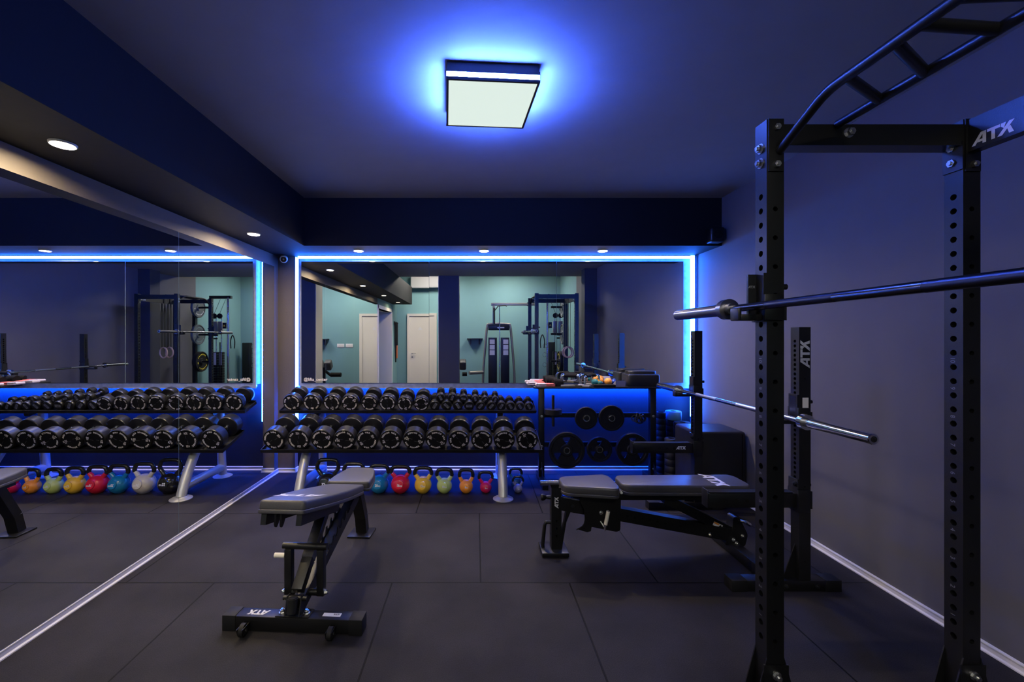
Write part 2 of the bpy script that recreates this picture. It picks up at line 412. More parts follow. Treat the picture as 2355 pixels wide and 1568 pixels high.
# cream door in the far wall
d2 = struct('door_2', b6(nb(), -1.80, -1.16, YR, YR + .03, 0, 2.06), M_DOOR)
bm = nb()
for x0, x1, z0, z1 in ((-1.86, -1.80, 0, 2.13), (-1.16, -1.09, 0, 2.13), (-1.80, -1.16, 2.06, 2.13)): b6(bm, x0, x1, YR, YR + .05, z0, z1)
obj('door_frame', bm, M_DOOR, d2)
bm = nb(); cyl(bm, (-1.72, YR + .03, 1.02), (-1.72, YR + .08, 1.02), .012); cyl(bm, (-1.72, YR + .075, 1.02), (-1.61, YR + .075, 1.02), .009); cyl(bm, (-1.72, YR + .03, .92), (-1.72, YR + .036, .92), .02); obj('door_handle', bm, M_CHROME, d2)
bm = nb()
prism(bm, [(-.06, 0), (.06, 0), (0, .09)], 0, .002, basis((-1.5, YR + .031, 1.68), (-1, 0, 0), (0, 0, 1))); obj('door_sign', bm, M_WHITE, d2)

# ---------------------------------------------------------------- mirrors
MT, MB_ = 2.283, .976
def mirror(name, label, o, ex, wd, z0, z1, tilt=0, yaw=0):
    """slab hung at o (lower centre), ex along the wall; the silvered face looks to ex x z"""
    t = thing(name, label, 'mirror', o, 0, 'mirror panels')
    g = .0016
    e = Vector(ex)
    Mx = basis((0, 0, 0), e, (0, 0, 1)) @ rotm('X', tilt) @ rotm('Y', yaw)
    h = z1 - z0
    bm = nb(); bm.faces.new([bm.verts.new(Mx @ Vector(p)) for p in ((-wd / 2 + g, 0, 0), (wd / 2 - g, 0, 0), (wd / 2 - g, h, 0), (-wd / 2 + g, h, 0))])
    obj('silvered_face', bm, M_MIRROR, t)
    bm = nb(); q = [(-wd / 2 + g, 0), (wd / 2 - g, 0), (wd / 2 - g, h), (-wd / 2 + g, h)]
    A = [bm.verts.new(Mx @ Vector((x, y, 0))) for x, y in q]; B = [bm.verts.new(Mx @ Vector((x, y, -.005))) for x, y in q]
    for i in range(4): bm.faces.new((A[i], A[(i + 1) % 4], B[(i + 1) % 4], B[i]))
    bm.faces.new(B)
    obj('glass_edge', bm, M_MEDGE, t); return t
PXW = 1 / (2 * F)
TILTS = [(3 * PXW, 7 * PXW), (5 * PXW, 0 * PXW), (5 * PXW, 0 * PXW)]
mx = [-1.880, -.502, .872, 2.241]
LB = ['back wall mirror panel, the one with the white handle lettering', 'middle mirror panel of the back wall, between its two vertical seams', 'back wall mirror panel above the plate rack']
decal_t = None
for i in range(3):
    a, b = mx[i], mx[i + 1]
    t = mirror('wall_mirror', LB[i], ((a + b) / 2, 4.600, MB_), (1, 0, 0), b - a, MB_, MT, TILTS[i][0], TILTS[i][1])
    if i == 0: decal_t = t
for i, (ya, yb, l) in enumerate(((3.074, 4.534, 'tall side wall mirror panel next to the corner pillar'), (1.614, 3.074, 'tall side wall mirror panel beside the front bench'), (-.28, 1.614, 'tall side wall mirror panel before the front bench, cut by the picture edge'))):
    mirror('wall_mirror', l, (-2.14, (ya + yb) / 2, .047), (0, 1, 0), yb - ya, .047, 2.22)
bm = nb(); text(bm, '@lifts_center', .046, Matrix.Translation((-.535, .022, .0025)) @ rotm('X', 0), .012)
for v in bm.verts: v.co = basis((0, 0, 0), (1, 0, 0), (0, 0, 1)) @ v.co
obj('lettering', bm, M_LET, decal_t)

# ---------------------------------------------------------------- lights
def strip(label, x0, x1, y0, y1, z0, z1, back, m=None):
    t = thing('led_strip', label, 'light', ((x0 + x1) / 2, (y0 + y1) / 2, z0), 0, 'led strips around the back mirrors')
    c = ((x0 + x1) / 2, (y0 + y1) / 2, z0)
    bm = nb(); b6(bm, x0 - c[0], x1 - c[0], y0 - c[1], y1 - c[1], 0, z1 - z0); obj('diffuser', bm, m or M_LED, t)
    bx = back
    bm = nb(); b6(bm, bx[0] - c[0], bx[1] - c[0], bx[2] - c[1], bx[3] - c[1], bx[4] - z0, bx[5] - z0); obj('profile', bm, M_SILVER, t)
strip('long led strip glowing along the top of the back mirrors', -1.90, 2.30, 4.555, 4.575, ZS - .036, ZS - .012, (-1.90, 2.30, 4.575, 4.611, ZS - .030, ZS - .018))
strip('vertical led strip glowing beside the corner pillar', -1.962, -1.952, 4.643, 4.700, .55, ZS - .006, (-1.966, -1.962, 4.643, 4.700, .55, ZS - .006))
strip('vertical led strip glowing behind the far squat stand post', 2.300, 2.335, 4.550, 4.575, .62, ZS - .006, (2.335, 2.345, 4.550, 4.575, .62, ZS - .006))
strip('led strip under the bottom edge of the back mirrors', -1.90, 2.29, 4.628, 4.642, .934, .950, (-1.90, 2.29, 4.628, 4.642, .950, .955), M_LEDB)
# warm downlights in the soffits
def downlight(label, x, y, m=None):
    t = thing('downlight', label, 'light', (x, y, ZS), 0, 'warm downlights in the soffits')
    bm = nb(); lathe(bm, [(.0, -.003), (.018, -.003), (.036, -.0028), (.045, -.002)], seg=24, caps=False); obj('lens', bm, m or M_SPOT, t)
    bm = nb(); lathe(bm, [(.0452, -.001), (.0455, -.0095), (.050, -.008), (.052, 0)], seg=28, caps=False); obj('trim_ring', bm, M_WHITE, t)
for l, x, y in (('big warm downlight in the side wall soffit above the side mirror', -1.895, 1.958), ('warm downlight in the side wall soffit near the corner pillar', -1.89, 3.632),
                ('dimmed warm downlight in the side soffit, third from the corner pillar', -1.89, .27), ('dimmed warm downlight in the side soffit beside the doorway, last of its row', -1.89, -1.42),
                ('warm downlight in the back soffit above the heavy end of the dumbbells', -1.187, 4.325), ('warm downlight in the middle of the back soffit', .085, 4.325),
                ('warm downlight in the back soffit above the shelf with the black case', 1.288, 4.325)):
    downlight(l, x, y, M_SPOT2 if y < 1 else None)
# square ceiling lamp with a glowing rim
lamp = thing('ceiling_lamp', 'square white ceiling lamp with blue glowing rim', 'light', (.072, 2.326, ZC), math.radians(4))
W2 = .232
bm = nb(); b6(bm, -W2 + .012, W2 - .012, -W2 + .012, W2 - .012, -.0895, -.088); obj('diffuser_panel', bm, M_PANEL, lamp)
bm = nb()
for s in (-1, 1):
    b6(bm, -W2, W2, s * W2, s * (W2 - .012), -.090, -.076); b6(bm, s * W2, s * (W2 - .012), -W2 + .012, W2 - .012, -.090, -.076)
b6(bm, -W2 + .012, W2 - .012, -W2 + .012, W2 - .012, -.080, -.076)
obj('lower_frame', bm, M_BLACK, lamp)
bm = nb()
for s in (-1, 1):
    b6(bm, -W2 + .002, W2 - .002, s * (W2 - .002), s * (W2 - .010), -.076, -.052); b6(bm, s * (W2 - .002), s * (W2 - .010), -W2 + .010, W2 - .010, -.076, -.052)
obj('rim_diffuser', bm, M_HALO, lamp)
bm = nb(); b6(bm, -W2, W2, -W2, W2, -.052, -.036); obj('upper_plate', bm, M_BLACK, lamp)
bm = nb(); b6(bm, -W2 + .004, W2 - .004, -W2 + .004, W2 - .004, -.036, 0); obj('mounting_box', bm, M_BLACK, lamp)
# bright ceiling panels of the room behind
for i, (x, y) in enumerate(((-1.1, -1.7), (.9, -1.7))):
    t = thing('ceiling_panel', 'bright square ceiling panel in the teal room, %s' % ('above the cream door side' if i == 0 else 'above the cable machines'), 'light', (x, y, 3.3))
    bm = nb(); b6(bm, -.30, .30, -.30, .30, -.032, -.03); obj('diffuser', bm, M_BPANEL, t)
    bm = nb()
    for s in (-1, 1): b6(bm, -.32, .32, s * .32, s * .30, -.036, 0); b6(bm, s * .32, s * .30, -.30, .30, -.036, 0)
    obj('frame', bm, M_WHITE, t)
# ================================================================ dumbbell rack
A_T = math.radians(15)                      # trays lean back
RKC = -.68
rack = thing('dumbbell_rack', 'two-tier silver-legged dumbbell rack under the back mirrors', 'rack', (RKC, 4.1, 0))
def tray(y0, z0, y1, zoff):
    bm = nb(); y0 -= 4.1; y1 -= 4.1; hw = 1.285; n = Vector((0, -math.sin(A_T), math.cos(A_T)))
    d = Vector((0, math.cos(A_T), math.sin(A_T))); L = (y1 - y0) / math.cos(A_T)
    c = Vector((0, y0, z0))
    R = rotm('X', A_T)
    box(bm, c + d * L / 2 - n * .006, (2 * hw, L, .012), R)
    box(bm, c + d * .004 + n * .006, (2 * hw, .008, .024), R)
    box(bm, c + d * (L - .004) + n * .012, (2 * hw, .008, .036), R)
    for s in (-1, 1): box(bm, c + d * L / 2 + n * .004 + Vector((s * hw, 0, 0)), (.006, L, .030), R)
    obj('tray', bm, M_BLACK, rack)
tray(3.90, .418, 4.27, 0)
tray(4.275, .715, 4.50, 0)
for s in (-.929, .929):
    bm = nb(); tube(bm, smooth_path([(s, -.235, .012), (s, -.18, .14), (s, -.10, .28), (s, -.02, .395)], 5), .043, 20); obj('front_leg', bm, M_SILVER, rack)
    bm = nb(); tube(bm, smooth_path([(s, .405, .012), (s, .39, .15), (s, .375, .40), (s, .36, .72)], 5), .040, 20); obj('rear_leg', bm, M_SILVER, rack)
    bm = nb(); cyl(bm, (s, -.19, .10), (s, .395, .10), .040, seg=20); obj('strut', bm, M_SILVER, rack)
    bm = nb(); beam(bm, (s, -.06, .392), (s, .17, .470), .05, .05); beam(bm, (s, .20, .682), (s, .40, .735), .05, .03); obj('tray_bracket', bm, M_BLACK, rack)
    for y in (-.235, .405):
        bm = nb(); lathe(bm, [(.092, 0), (.092, .005), (.080, .012), (.058, .018), (.050, .024)], Matrix.Translation((s, y, 0)), 32); obj('foot_flange', bm, M_SILVER, rack)

# ---------------------------------------------------------------- dumbbells
def head_prof(r, t): return [(r * .90, 0), (r * .965, .003), (r, .010), (r, t - .008), (r * .97, t - .002), (r * .93, t)]
def big_dumbbell(kg, r, length):
    """axis along local Y, origin midway; front face looks to -Y"""
    t = thing('dumbbell', 'black dumbbell', 'dumbbell')
    ht = length * .29
    for s in (-1, 1):
        M = axis((0, s * (length / 2 - ht), 0), (0, s, 0))
        bm = nb(); lathe(bm, head_prof(r, ht), M, 48); h = obj('head', bm, M_URE, t, 25)
        F_ = basis((0, s * (length / 2 + .0004), 0), (-s, 0, 0), (0, 0, 1))   # face seen from outside
        bm = nb(); bm.faces.new([bm.verts.new(F_ @ Vector((r * .92 * math.cos(2 * PI * k / 40), r * .92 * math.sin(2 * PI * k / 40), 0))) for k in range(40)])
        obj('end_face', bm, M_FACE, h)
        G = F_ @ Matrix.Translation((0, 0, .0006))
        bm = nb(); st = .205
        arc_text(bm, 'XENIOS USA', r * .195, r * .70, PI / 2, G, st); arc_text(bm, 'XENIOS USA', r * .195, r * .70, -PI / 2, G, st)
        for a in (0, PI):
            L = G @ rotm('Z', a) @ Matrix.Translation((r * .64, 0, 0))
            text(bm, kg, r * .25, L @ Matrix.Translation((0, -r * .02, 0)), .03); text(bm, 'KG', r * .12, L @ Matrix.Translation((0, -r * .150, 0)), .04)
        obj('lettering', bm, M_LET, h)
        bm = nb()
        for x0, x1, y in ((-.42, -.12, .05), (.10, .42, -.06)): box(bm, G @ Vector((x0 * r / 2 + x1 * r / 2, y * r, 0)), (abs(x1 - x0) * r, .0004, .010 * r))
        obj('relief_line', bm, M_DIM, h)
    bm = nb(); e = length / 2 - ht
    tube(bm, [(0, y, 0) for y in (-e - .002, -e + .012, -e + .013, -.05, 0, .05, e - .013, e - .012, e + .002)], [.022, .022, .0155, .0155, .0175, .0155, .0155, .022, .022], 20)
    obj('handle', bm, M_CHROME, t); return t
def small_dumbbell(r, length):
    t = thing('dumbbell', 'small black dumbbell', 'dumbbell'); ht = length * .265
    for s in (-1, 1):
        bm = nb(); lathe(bm, [(r * .82, 0), (r * .97, .004), (r, .012), (r, ht - .010), (r * .96, ht - .003), (r * .86, ht)], axis((0, s * (length / 2 - ht), 0), (0, s, 0)), 36); h = obj('head', bm, M_URE, t, 25)
        F_ = basis((0, s * (length / 2 + .0005), 0), (-s, 0, 0), (0, 0, 1))
        bm = nb(); bm.faces.new([bm.verts.new(F_ @ Vector(p)) for p in ((-r * .6, -r * .26, 0), (r * .6, -r * .26, 0), (r * .6, r * .26, 0), (-r * .6, r * .26, 0))]); obj('badge', bm, M_DIM, h)
        bm = nb(); G = F_ @ Matrix.Translation((0, 0, .0005)); text(bm, 'XENIOS', r * .26, G @ Matrix.Translation((0, 0, 0)), .03); text(bm, 'USA', r * .22, G @ Matrix.Translation((0, -r * .2, 0)), .03); obj('lettering', bm, M_FACE, h)
    e = length / 2 - ht
    bm = nb(); tube(bm, [(0, y, 0) for y in (-e - .002, -e + .01, -.03, 0, .03, e - .01, e + .002)], [.017, .013, .013, .0155, .013, .013, .017], 16); obj('handle', bm, M_CHROME, t); return t
def put_db(t, x, yf, zf, length, roll, yaw=0, tilt=A_T):
    """front face centre at x, yf, zf; axis leaning back by tilt"""
    d = Vector((math.sin(yaw) * math.cos(tilt), math.cos(yaw) * math.cos(tilt), math.sin(tilt)))
    M = Matrix.Translation(Vector((x, yf, zf)) + d * length / 2) @ (rotm('Z', -yaw) @ rotm('X', tilt) @ rotm('Y', roll))
    t.location = M.translation; t.rotation_euler = M.to_euler()
rng = random.Random(4)
protos = {}
low_px = [629, 686, 740, 792, 844, 898, 951, 1003, 1055, 1108, 1160, 1213]
low_kg = ['35', '35', '32.5', '32.5', '30', '30', '27.5', '27.5', '25', '25', '22.5', '22.5']
low_roll = [35, -90, 20, 0, 33, 14, -18, -30, -48, -50, -8, -62]
up_px = [670.5, 716.7, 762.6, 804, 849, 890.6, 930.5, 968.6]
up_kg = ['20', '20', '17.5', '17.5', '15', '15', '12.5', '12.5']
up_roll = [-68, -90, -90, 28, -25, -80, -82, 2]
GL, GU, GS = 'dumbbells on the lower shelf', 'dumbbells on the upper shelf', 'small dumbbells stacked on the upper shelf'
for px, kg, ro, row, n in [(a, b, c, 0, i) for i, (a, b, c) in enumerate(zip(low_px, low_kg, low_roll))] + [(a, b, c, 1, i) for i, (a, b, c) in enumerate(zip(up_px, up_kg, up_roll))]:
    r = (.1015 - .0004 * n) if row == 0 else {'20': .089, '17.5': .087, '15': .085, '12.5': .077}[kg]
    ln = (.355 - .004 * n) if row == 0 else {'20': .252, '17.5': .250, '15': .247, '12.5': .240}[kg]
    if row == 0: r = round(r - (n % 2) * .0004 * -1, 4)
    lab = 'black %s kg dumbbell, %s counted from the mirror corner on the %s shelf' % (kg, ORD[n], 'lower' if row == 0 else 'upper')
    key = (kg, row)
    if key not in protos: protos[key] = (big_dumbbell(kg, r, ln), r, ln); t, r, ln = protos[key]; t['label'] = lab
    else: p, r, ln = protos[key]; t = dup(p, lab)
    t['group'] = GL if row == 0 else GU
    yf = 3.915 if row == 0 else 4.285
    D = yf - .004
    zt = (.418 + (yf - 3.90) * math.tan(A_T)) if row == 0 else (.715 + (yf - 4.275) * math.tan(A_T))
    put_db(t, (px - 1094) * yf / F, yf, zt + r * math.cos(A_T) + .003, ln, -math.radians(ro))
sm_px = [1000, 1027, 1053, 1079, 1105, 1130, 1153, 1174, 1196, 1217]
sm_r = [.052, .052, .051, .050, .048, .047, .046, .045, .043, .042]
st_px = [1013, 1040, 1066, 1093, 1115, 1139]
st_r = [.042, .042, .038, .036, .034, .034]
sp = {}
for i, (px, r) in enumerate(zip(sm_px, sm_r)):
    key = r; lab = 'small black dumbbell, %s after the big ones in the bottom layer of the upper shelf' % ORD[i]
    ln = .235 - .006 * i
    if key not in sp: sp[key] = (small_dumbbell(r, ln), ln); t, ln = sp[key]; t['label'] = lab
    else: p, ln = sp[key]; t = dup(p, lab)
    t['group'] = GS
    yf = 4.30; put_db(t, (px - 1094) * yf / F, yf, .715 + .025 * math.tan(A_T) + r * math.cos(A_T) + .003, ln, math.radians(rng.choice([60, -60, 45, -50, 80, 0])), math.radians(-4 + i * .6))
for i, (px, r) in enumerate(zip(st_px, st_r)):
    lab = 'small black dumbbell lying on top of others, %s after the big ones' % ORD[i]
    key = ('s', r); ln = .205 - .007 * i
    if key not in sp: sp[key] = (small_dumbbell(r, ln), ln); t, ln = sp[key]; t['label'] = lab
    else: p, ln = sp[key]; t = dup(p, lab)
    t['group'] = GS
    rb = sm_r[i]
    yf = 4.315; z = .715 + .035 * math.tan(A_T) + rb + math.sqrt(max((rb + r) ** 2 - .060 ** 2, .003)) + .004
    put_db(t, (px - 1094) * yf / F, yf, z, ln, math.radians(rng.choice([75, -45, 10, 60, -70])), math.radians(-3 + i * .8))

# ---------------------------------------------------------------- kettlebells
def kettlebell(label, px, yc, wpx, hpx, col, num, yaw=0, grip=True):
    k = yc / F; R = wpx * k / 2; Ht = hpx * k
    t = thing('kettlebell', label, 'kettlebell', ((px - 1094) * k, yc, 0), yaw, 'kettlebells on the floor')
    m = mat('kettlebell_' + col[0], col[1], .22, 0, .5, coat=.8)
    cz = R * .90
    bm = nb(); prof = [(R * .52, 0)]
    for i in range(1, 23):
        a = -PI / 2 + .60 + i * (PI - .62) / 22
        prof.append((R * math.cos(a), cz + R * math.sin(a) * .98))
    prof = [(max(r, .002), max(z, 0)) for r, z in prof]; lathe(bm, prof, None, 36)
    # horns rise from the shoulders
    top = Ht - .017; hw = R * 1.0 if R > .06 else R * 1.15
    hz = cz + R * .55; mid = hz + (top - hz) * .35
    tr = min(.0175, R * .24)
    L = smooth_path([(-R * .50, 0, cz + R * .62), (-R * .74, 0, cz + R * .98), (-hw * .93, 0, mid + .012)], 4); Rr = [(-p[0], 0, p[2]) for p in L]
    tube(bm, L, [tr * 1.35 - .35 * tr * i / (len(L) - 1) for i in range(len(L))], 14); tube(bm, Rr, [tr * 1.35 - .35 * tr * i / (len(L) - 1) for i in range(len(L))], 14)
    obj('bell', bm, m, t, 50)
    bm = nb(); a, b = L[-1], Rr[-1]
    P = smooth_path([a, (-hw * .97, 0, mid + (top - mid) * .45), (-hw * .78, 0, top - .010), (-hw * .42, 0, top), (0, 0, top + .001), (hw * .42, 0, top), (hw * .78, 0, top - .010), (hw * .97, 0, mid + (top - mid) * .45), b], 5)
    tube(bm, P, tr * 1.06, 14); obj('grip', bm, M_BLACKG, t, 50)
    # flat round patch with the number, facing the room
    ph = -.20; G = Matrix.Translation((0, 0, cz)) @ rotm('X', ph) @ basis((0, -R * .985, 0), (1, 0, 0), (0, 0, 1))
    bm = nb(); lathe(bm, [(R * .46, -.012), (R * .44, .0015), (R * .40, .0025)], G, 28); obj('number_patch', bm, m, t)
    bm = nb(); text(bm, num, R * .36, G @ Matrix.Translation((-R * .08, -R * .16, .0032)), .04, .85); text(bm, 'KG', R * .18, G @ Matrix.Translation((R * (.22 if len(num) > 1 else .14), -R * .16, .0032)), .04)
    obj('number', bm, M_LOGO, t); return t
KY = 4.03
kettlebell('big black 32 kg kettlebell behind the front bench', 754, KY, 50, 79, ('black', (.012, .012, .012)), '32')
kettlebell('grey-white 24 kg kettlebell mostly hidden by the front bench seat', 814, KY, 46, 70, ('stone', (.55, .50, .43)), '24')
kettlebell('blue 20 kg kettlebell', 872, KY, 43, 66, ('blue', (.008, .17, .36)), '20')
kettlebell('red 16 kg kettlebell', 921, KY, 43.5, 63.5, ('red', (.66, .014, .04)), '16')
kettlebell('yellow 12 kg kettlebell', 973, KY, 39.5, 60.5, ('yellow', (.85, .50, .04)), '12')
kettlebell('light green 10 kg kettlebell', 1022, KY, 35.5, 57, ('green', (.52, .62, .18)), '10')
kettlebell('orange 8 kg kettlebell', 1072, KY, 32, 56, ('orange', (.95, .32, .03)), '8')
kettlebell('small crimson 6 kg kettlebell beside the rack leg', 1117, KY, 27.5, 50.5, ('crimson', (.60, .010, .06)), '6')
kettlebell('tiny grey-violet 4 kg kettlebell between rack leg and plate rack', 1191, 4.03, 21, 40, ('violet', (.20, .19, .30)), '4')
kettlebell('small blue kettlebell behind the grey-violet one', 1186, 4.20, 24, 44, ('lightblue', (.02, .15, .32)), '5')
# ================================================================ front adjustable bench
def pad(bm, poly, th, M, board=.016):
    """cushion with a seam: thick upper shell over a slightly wider lower shell"""
    prism(bm, poly, -th * .36, 0 + 0, M, .016, .002, 4) if False else None
    n = len(poly); c = sum((Vector((p[0], p[1])) for p in poly), Vector((0, 0))) / n
    lo = [c + (Vector((p[0], p[1])) - c) * 1.012 for p in poly]
    prism(bm, poly, -th * .68, 0, M, .014, .004, 4)
    prism(bm, lo, -th, -th * .67, M, .005, .006, 3)
BA = .055; rzb = -math.atan(BA)
bench = thing('weight_bench', 'black adjustable weight bench with raised backrest near the side mirror', 'bench', (-.905, 2.135, 0), rzb)
# backrest: from the head end (towards the camera) down to the hip end
p0, p1 = Vector((0, -.125, .690)), Vector((0, .735, .474)); ey = (p1 - p0).normalized(); Lb = (p1 - p0).length
MB = basis(p0, (1, 0, 0), ey)
ol = rpoly([(-.112, 0), (.112, 0), (.145, Lb * .30), (.150, Lb * .62), (.120, Lb), (-.120, Lb), (-.150, Lb * .62), (-.145, Lb * .30)], [.02, .02, .15, .15, .03, .03, .15, .15])
bm = nb(); pad(bm, ol, .062, MB); back = obj('backrest', bm, M_LEATH, bench, 40)
obj('logo', logo_bm(MB @ Matrix.Translation((-.005, .20, .0012)) @ rotm('Z', PI), .085), M_LOGO, back)
bm = nb()
for s in (-.085, .085): beam(bm, MB @ Vector((s, .012, -.088)), MB @ Vector((s, .50, -.088)), .026, .05)
for s, e in ((-.035, -.135), (-.008, -.125)): prism(bm, [(0, 0), (.05, 0), (.03, -.05), (.018, -.062), (.008, -.05)], -.005, .005, MB @ Matrix.Translation((s, .02, -.064)) @ rotm('Y', PI / 2) @ rotm('Z', PI / 2))
beam(bm, MB @ Vector((-.09, .46, -.09)), MB @ Vector((.09, .46, -.09)), .04, .05)
beam(bm, MB @ Vector((0, .35, -.085)), MB @ Vector((0, Lb - .02, -.080)), .06, .04)
obj('backrest_rail', bm, M_BLACK, bench)
# seat
MS = basis((0, .745, .486), (1, 0, 0), (0, 1, .02))
ol = rpoly([(-.148, 0), (.148, 0), (.140, .15), (.095, .31), (-.095, .31), (-.140, .15)], [.03, .03, .08, .05, .05, .08])
bm = nb(); pad(bm, ol, .066, MS); obj('seat', bm, M_LEATH, bench, 40)
bm = nb(); beam(bm, (0, .76, .385), (0, 1.02, .395), .06, .05); obj('seat_rail', bm, M_BLACK, bench)
# spine with ladder of notches
sp0, sp1 = Vector((0, .045, .100)), Vector((0, .93, .355))
bm = nb(); beam(bm, sp0, sp1, .055, .07); obj('spine', bm, M_BLACK, bench)
ey = (sp1 - sp0).normalized()
for s in (-1, 1):
    pl = [(0, 0)]; n = 7
    for k in range(n):
        a = k * .072; pl += [(a + .005, .038), (a + .016, .062), (a + .030, .064), (a + .026, .040), (a + .050, .030)]
    pl += [(n * .072 + .02, .035), (n * .072 + .04, 0)]
    bm = nb(); prism(bm, pl, -.003, .003, basis(sp0 + ey * .16 + Vector((s * .036, 0, .01)), ey, Vector((1, 0, 0)).cross(ey))); obj('notch_plate', bm, M_BLACK, bench)
# support strut and its swinging frame
bm = nb(); beam(bm, (0, .03, .170), (0, .40, .485), .056, .05, .004); obj('support_strut', bm, M_BLACK, bench)
bm = nb(); beam(bm, (0, .150, .272), (0, .185, .302), .058, .052); obj('strut_sleeve', bm, M_DARK, bench)
bm = nb()
for s in (-1, 1): b6(bm, s * .105, s * .068, .095, .135, .105, .345, .003)
cyl(bm, (-.118, .115, .358), (.118, .115, .358), .0175, seg=24)
cyl(bm, (-.10, .115, .118), (.10, .115, .118), .018, seg=16)
obj('swing_frame', bm, M_BLACK, bench)
bm = nb(); cyl(bm, (-.165, .115, .305), (-.110, .115, .305), .0125, seg=18); obj('pop_pin_grip', bm, M_WGRIP, bench)
bm = nb()
for s in (-1, 1): bolt(bm, (s * .105, .115, .118), (s, 0, 0), .011, .014)
obj('bolt', bm, M_BRIGHT, bench)
# wide base with bracket, wheels, print
bm = nb(); b6(bm, -.35, .35, -.035, .035, .006, .075, .003); base = obj('base_beam', bm, M_BLACK, bench)
bm = nb()
for s in (-1, 1): b6(bm, s * .353, s * .285, -.038, .038, 0, .078, .003)
obj('rubber_cap', bm, M_RUB, bench)
obj('logo', logo_bm(Matrix.Translation((-.185, .0, .0758)) @ rotm('Z', PI), .036), M_LOGO, base)
bm = nb(); b6(bm, .145, .235, -.012, .014, .0752, .0760); st = obj('sticker', bm, M_LOGO, base)
obj('sticker_print', logo_bm(Matrix.Translation((.213, .004, .0764)) @ rotm('Z', PI), .011), M_BLACK, base)
bm = nb(); b6(bm, -.085, .085, -.034, .034, .075, .082, .002)
for s in (-1, 1): prism(bm, [(-.034, 0), (.034, 0), (.02, .085), (-.008, .085)], -.003, .003, basis((s * .036, 0, .08), (0, 1, 0), (0, 0, 1)))
cyl(bm, (-.06, .006, .150), (.06, .006, .150), .012); obj('base_bracket', bm, M_BLACK, bench)
bm = nb(); cyl(bm, (0, -.032, .10), (0, -.022, .165), .025, seg=24); cyl(bm, (0, -.0225, .165), (0, -.022, .168), .020, seg=24); obj('bumper', bm, M_RUB, bench)
bm = nb()
for s in (-1, 1): bolt(bm, (s * .062, -.004, .082), (0, 0, 1), .012, .014)
obj('bolt', bm, M_BRIGHT, bench)
for s in (-.225, .21):
    bm = nb(); cyl(bm, (s - .011, -.068, .031), (s + .011, -.068, .031), .030, seg=28); wh = obj('wheel', bm, M_RUB, bench)
    bm = nb(); cyl(bm, (s - .017, -.068, .031), (s + .017, -.068, .031), .007, seg=12); obj('axle', bm, M_BRIGHT, wh)
    bm = nb()
    for e in (-.014, .014): prism(bm, [(-.03, .052), (.035, .052), (.035, .02), (-.02, .018)], -.0015, .0015, basis((s + e, -.072, 0), (0, 1, 0), (0, 0, 1)))
    obj('wheel_bracket', bm, M_BLACK, bench)
# front leg
bm = nb(); L = [(.0, .90, .40), (.0, .96, .28), (0, 1.03, .14), (0, 1.06, .012)]
for a, b in zip(L[:-1], L[1:]): beam(bm, a, b, .078, .06)
obj('front_leg', bm, M_BLACK, bench)
bm = nb(); b6(bm, -.085, .085, .965, 1.125, 0, .012, .003); obj('foot_plate', bm, M_BLACK, bench)

# ================================================================ side bench (seen along its flank)
sb = thing('weight_bench', 'black flat-set weight bench standing sideways in front of the plate rack', 'bench', (.545, 2.91, 0), 0)
# local X runs from the leg post to the head end
def padx(name, x0, x1, zt, ya, yb, th):
    bm = nb(); ol = rpoly([(x0 + .03, -ya * .72), (x1 - .03, -yb), (x1, -yb * .62), (x1, yb * .62), (x1 - .03, yb), (x0 + .03, ya * .72), (x0, ya * .45), (x0, -ya * .45)], .03)
    pad(bm, ol, th, Matrix.Translation((0, 0, zt))); return obj(name, bm, M_LEATH, sb, 40)
padx('seat', .03, .405, .480, .145, .158, .068)
bk = padx('backrest', .425, 1.275, .488, .155, .125, .068)
obj('logo', logo_bm(Matrix.Translation((1.075, 0, .4892)) @ rotm('Z', -PI / 2), .085), M_LOGO, bk)
bm = nb(); b6(bm, .12, .40, -.04, .04, .375, .412); obj('seat_rail', bm, M_BLACK, sb)
bm = nb(); b6(bm, .42, 1.20, -.06, .06, .372, .420, .003); obj('backrest_rail', bm, M_BLACK, sb)
bm = nb(); upright(bm, -.034, -.034, .068, .03, .445, [.12, .20], [.12, .17, .22], .008, cap=False); b6(bm, -.034, .034, -.034, .034, .028, .03)
post = obj('leg_post', bm, M_BLACK, sb)
obj('logo', logo_bm(basis((0, -.0348, .345), (0, 0, 1), (-1, 0, 0)), .026), M_LOGO, post)
bm = nb(); b6(bm, -.105, .075, -.085, .085, 0, .03, .006); obj('foot_plate', bm, M_BLACK, sb)
bm = nb(); tube(bm, [(-.03, 0, .20), (-.065, 0, .20), (-.075, 0, .18), (-.088, 0, .05), (-.086, 0, .025)], .0125, 12); obj('foot_handle', bm, M_BLACK, sb)
bm = nb(); lathe(bm, [(.014, 0), (.014, .02), (.010, .03), (.020, .042), (.024, .055), (.020, .066)], axis((-.034, 0, .37), (-1, 0, 0)), 18); obj('pop_pin', bm, M_BLACK, sb)
bm = nb(); prism(bm, [(0, 0), (.06, .30), (.10, .30), (.05, .18), (.02, 0)], -.02, .02, basis((.02, 0, .03), (1, 0, 0), (0, 0, 1))); obj('gusset', bm, M_BLACK, sb)
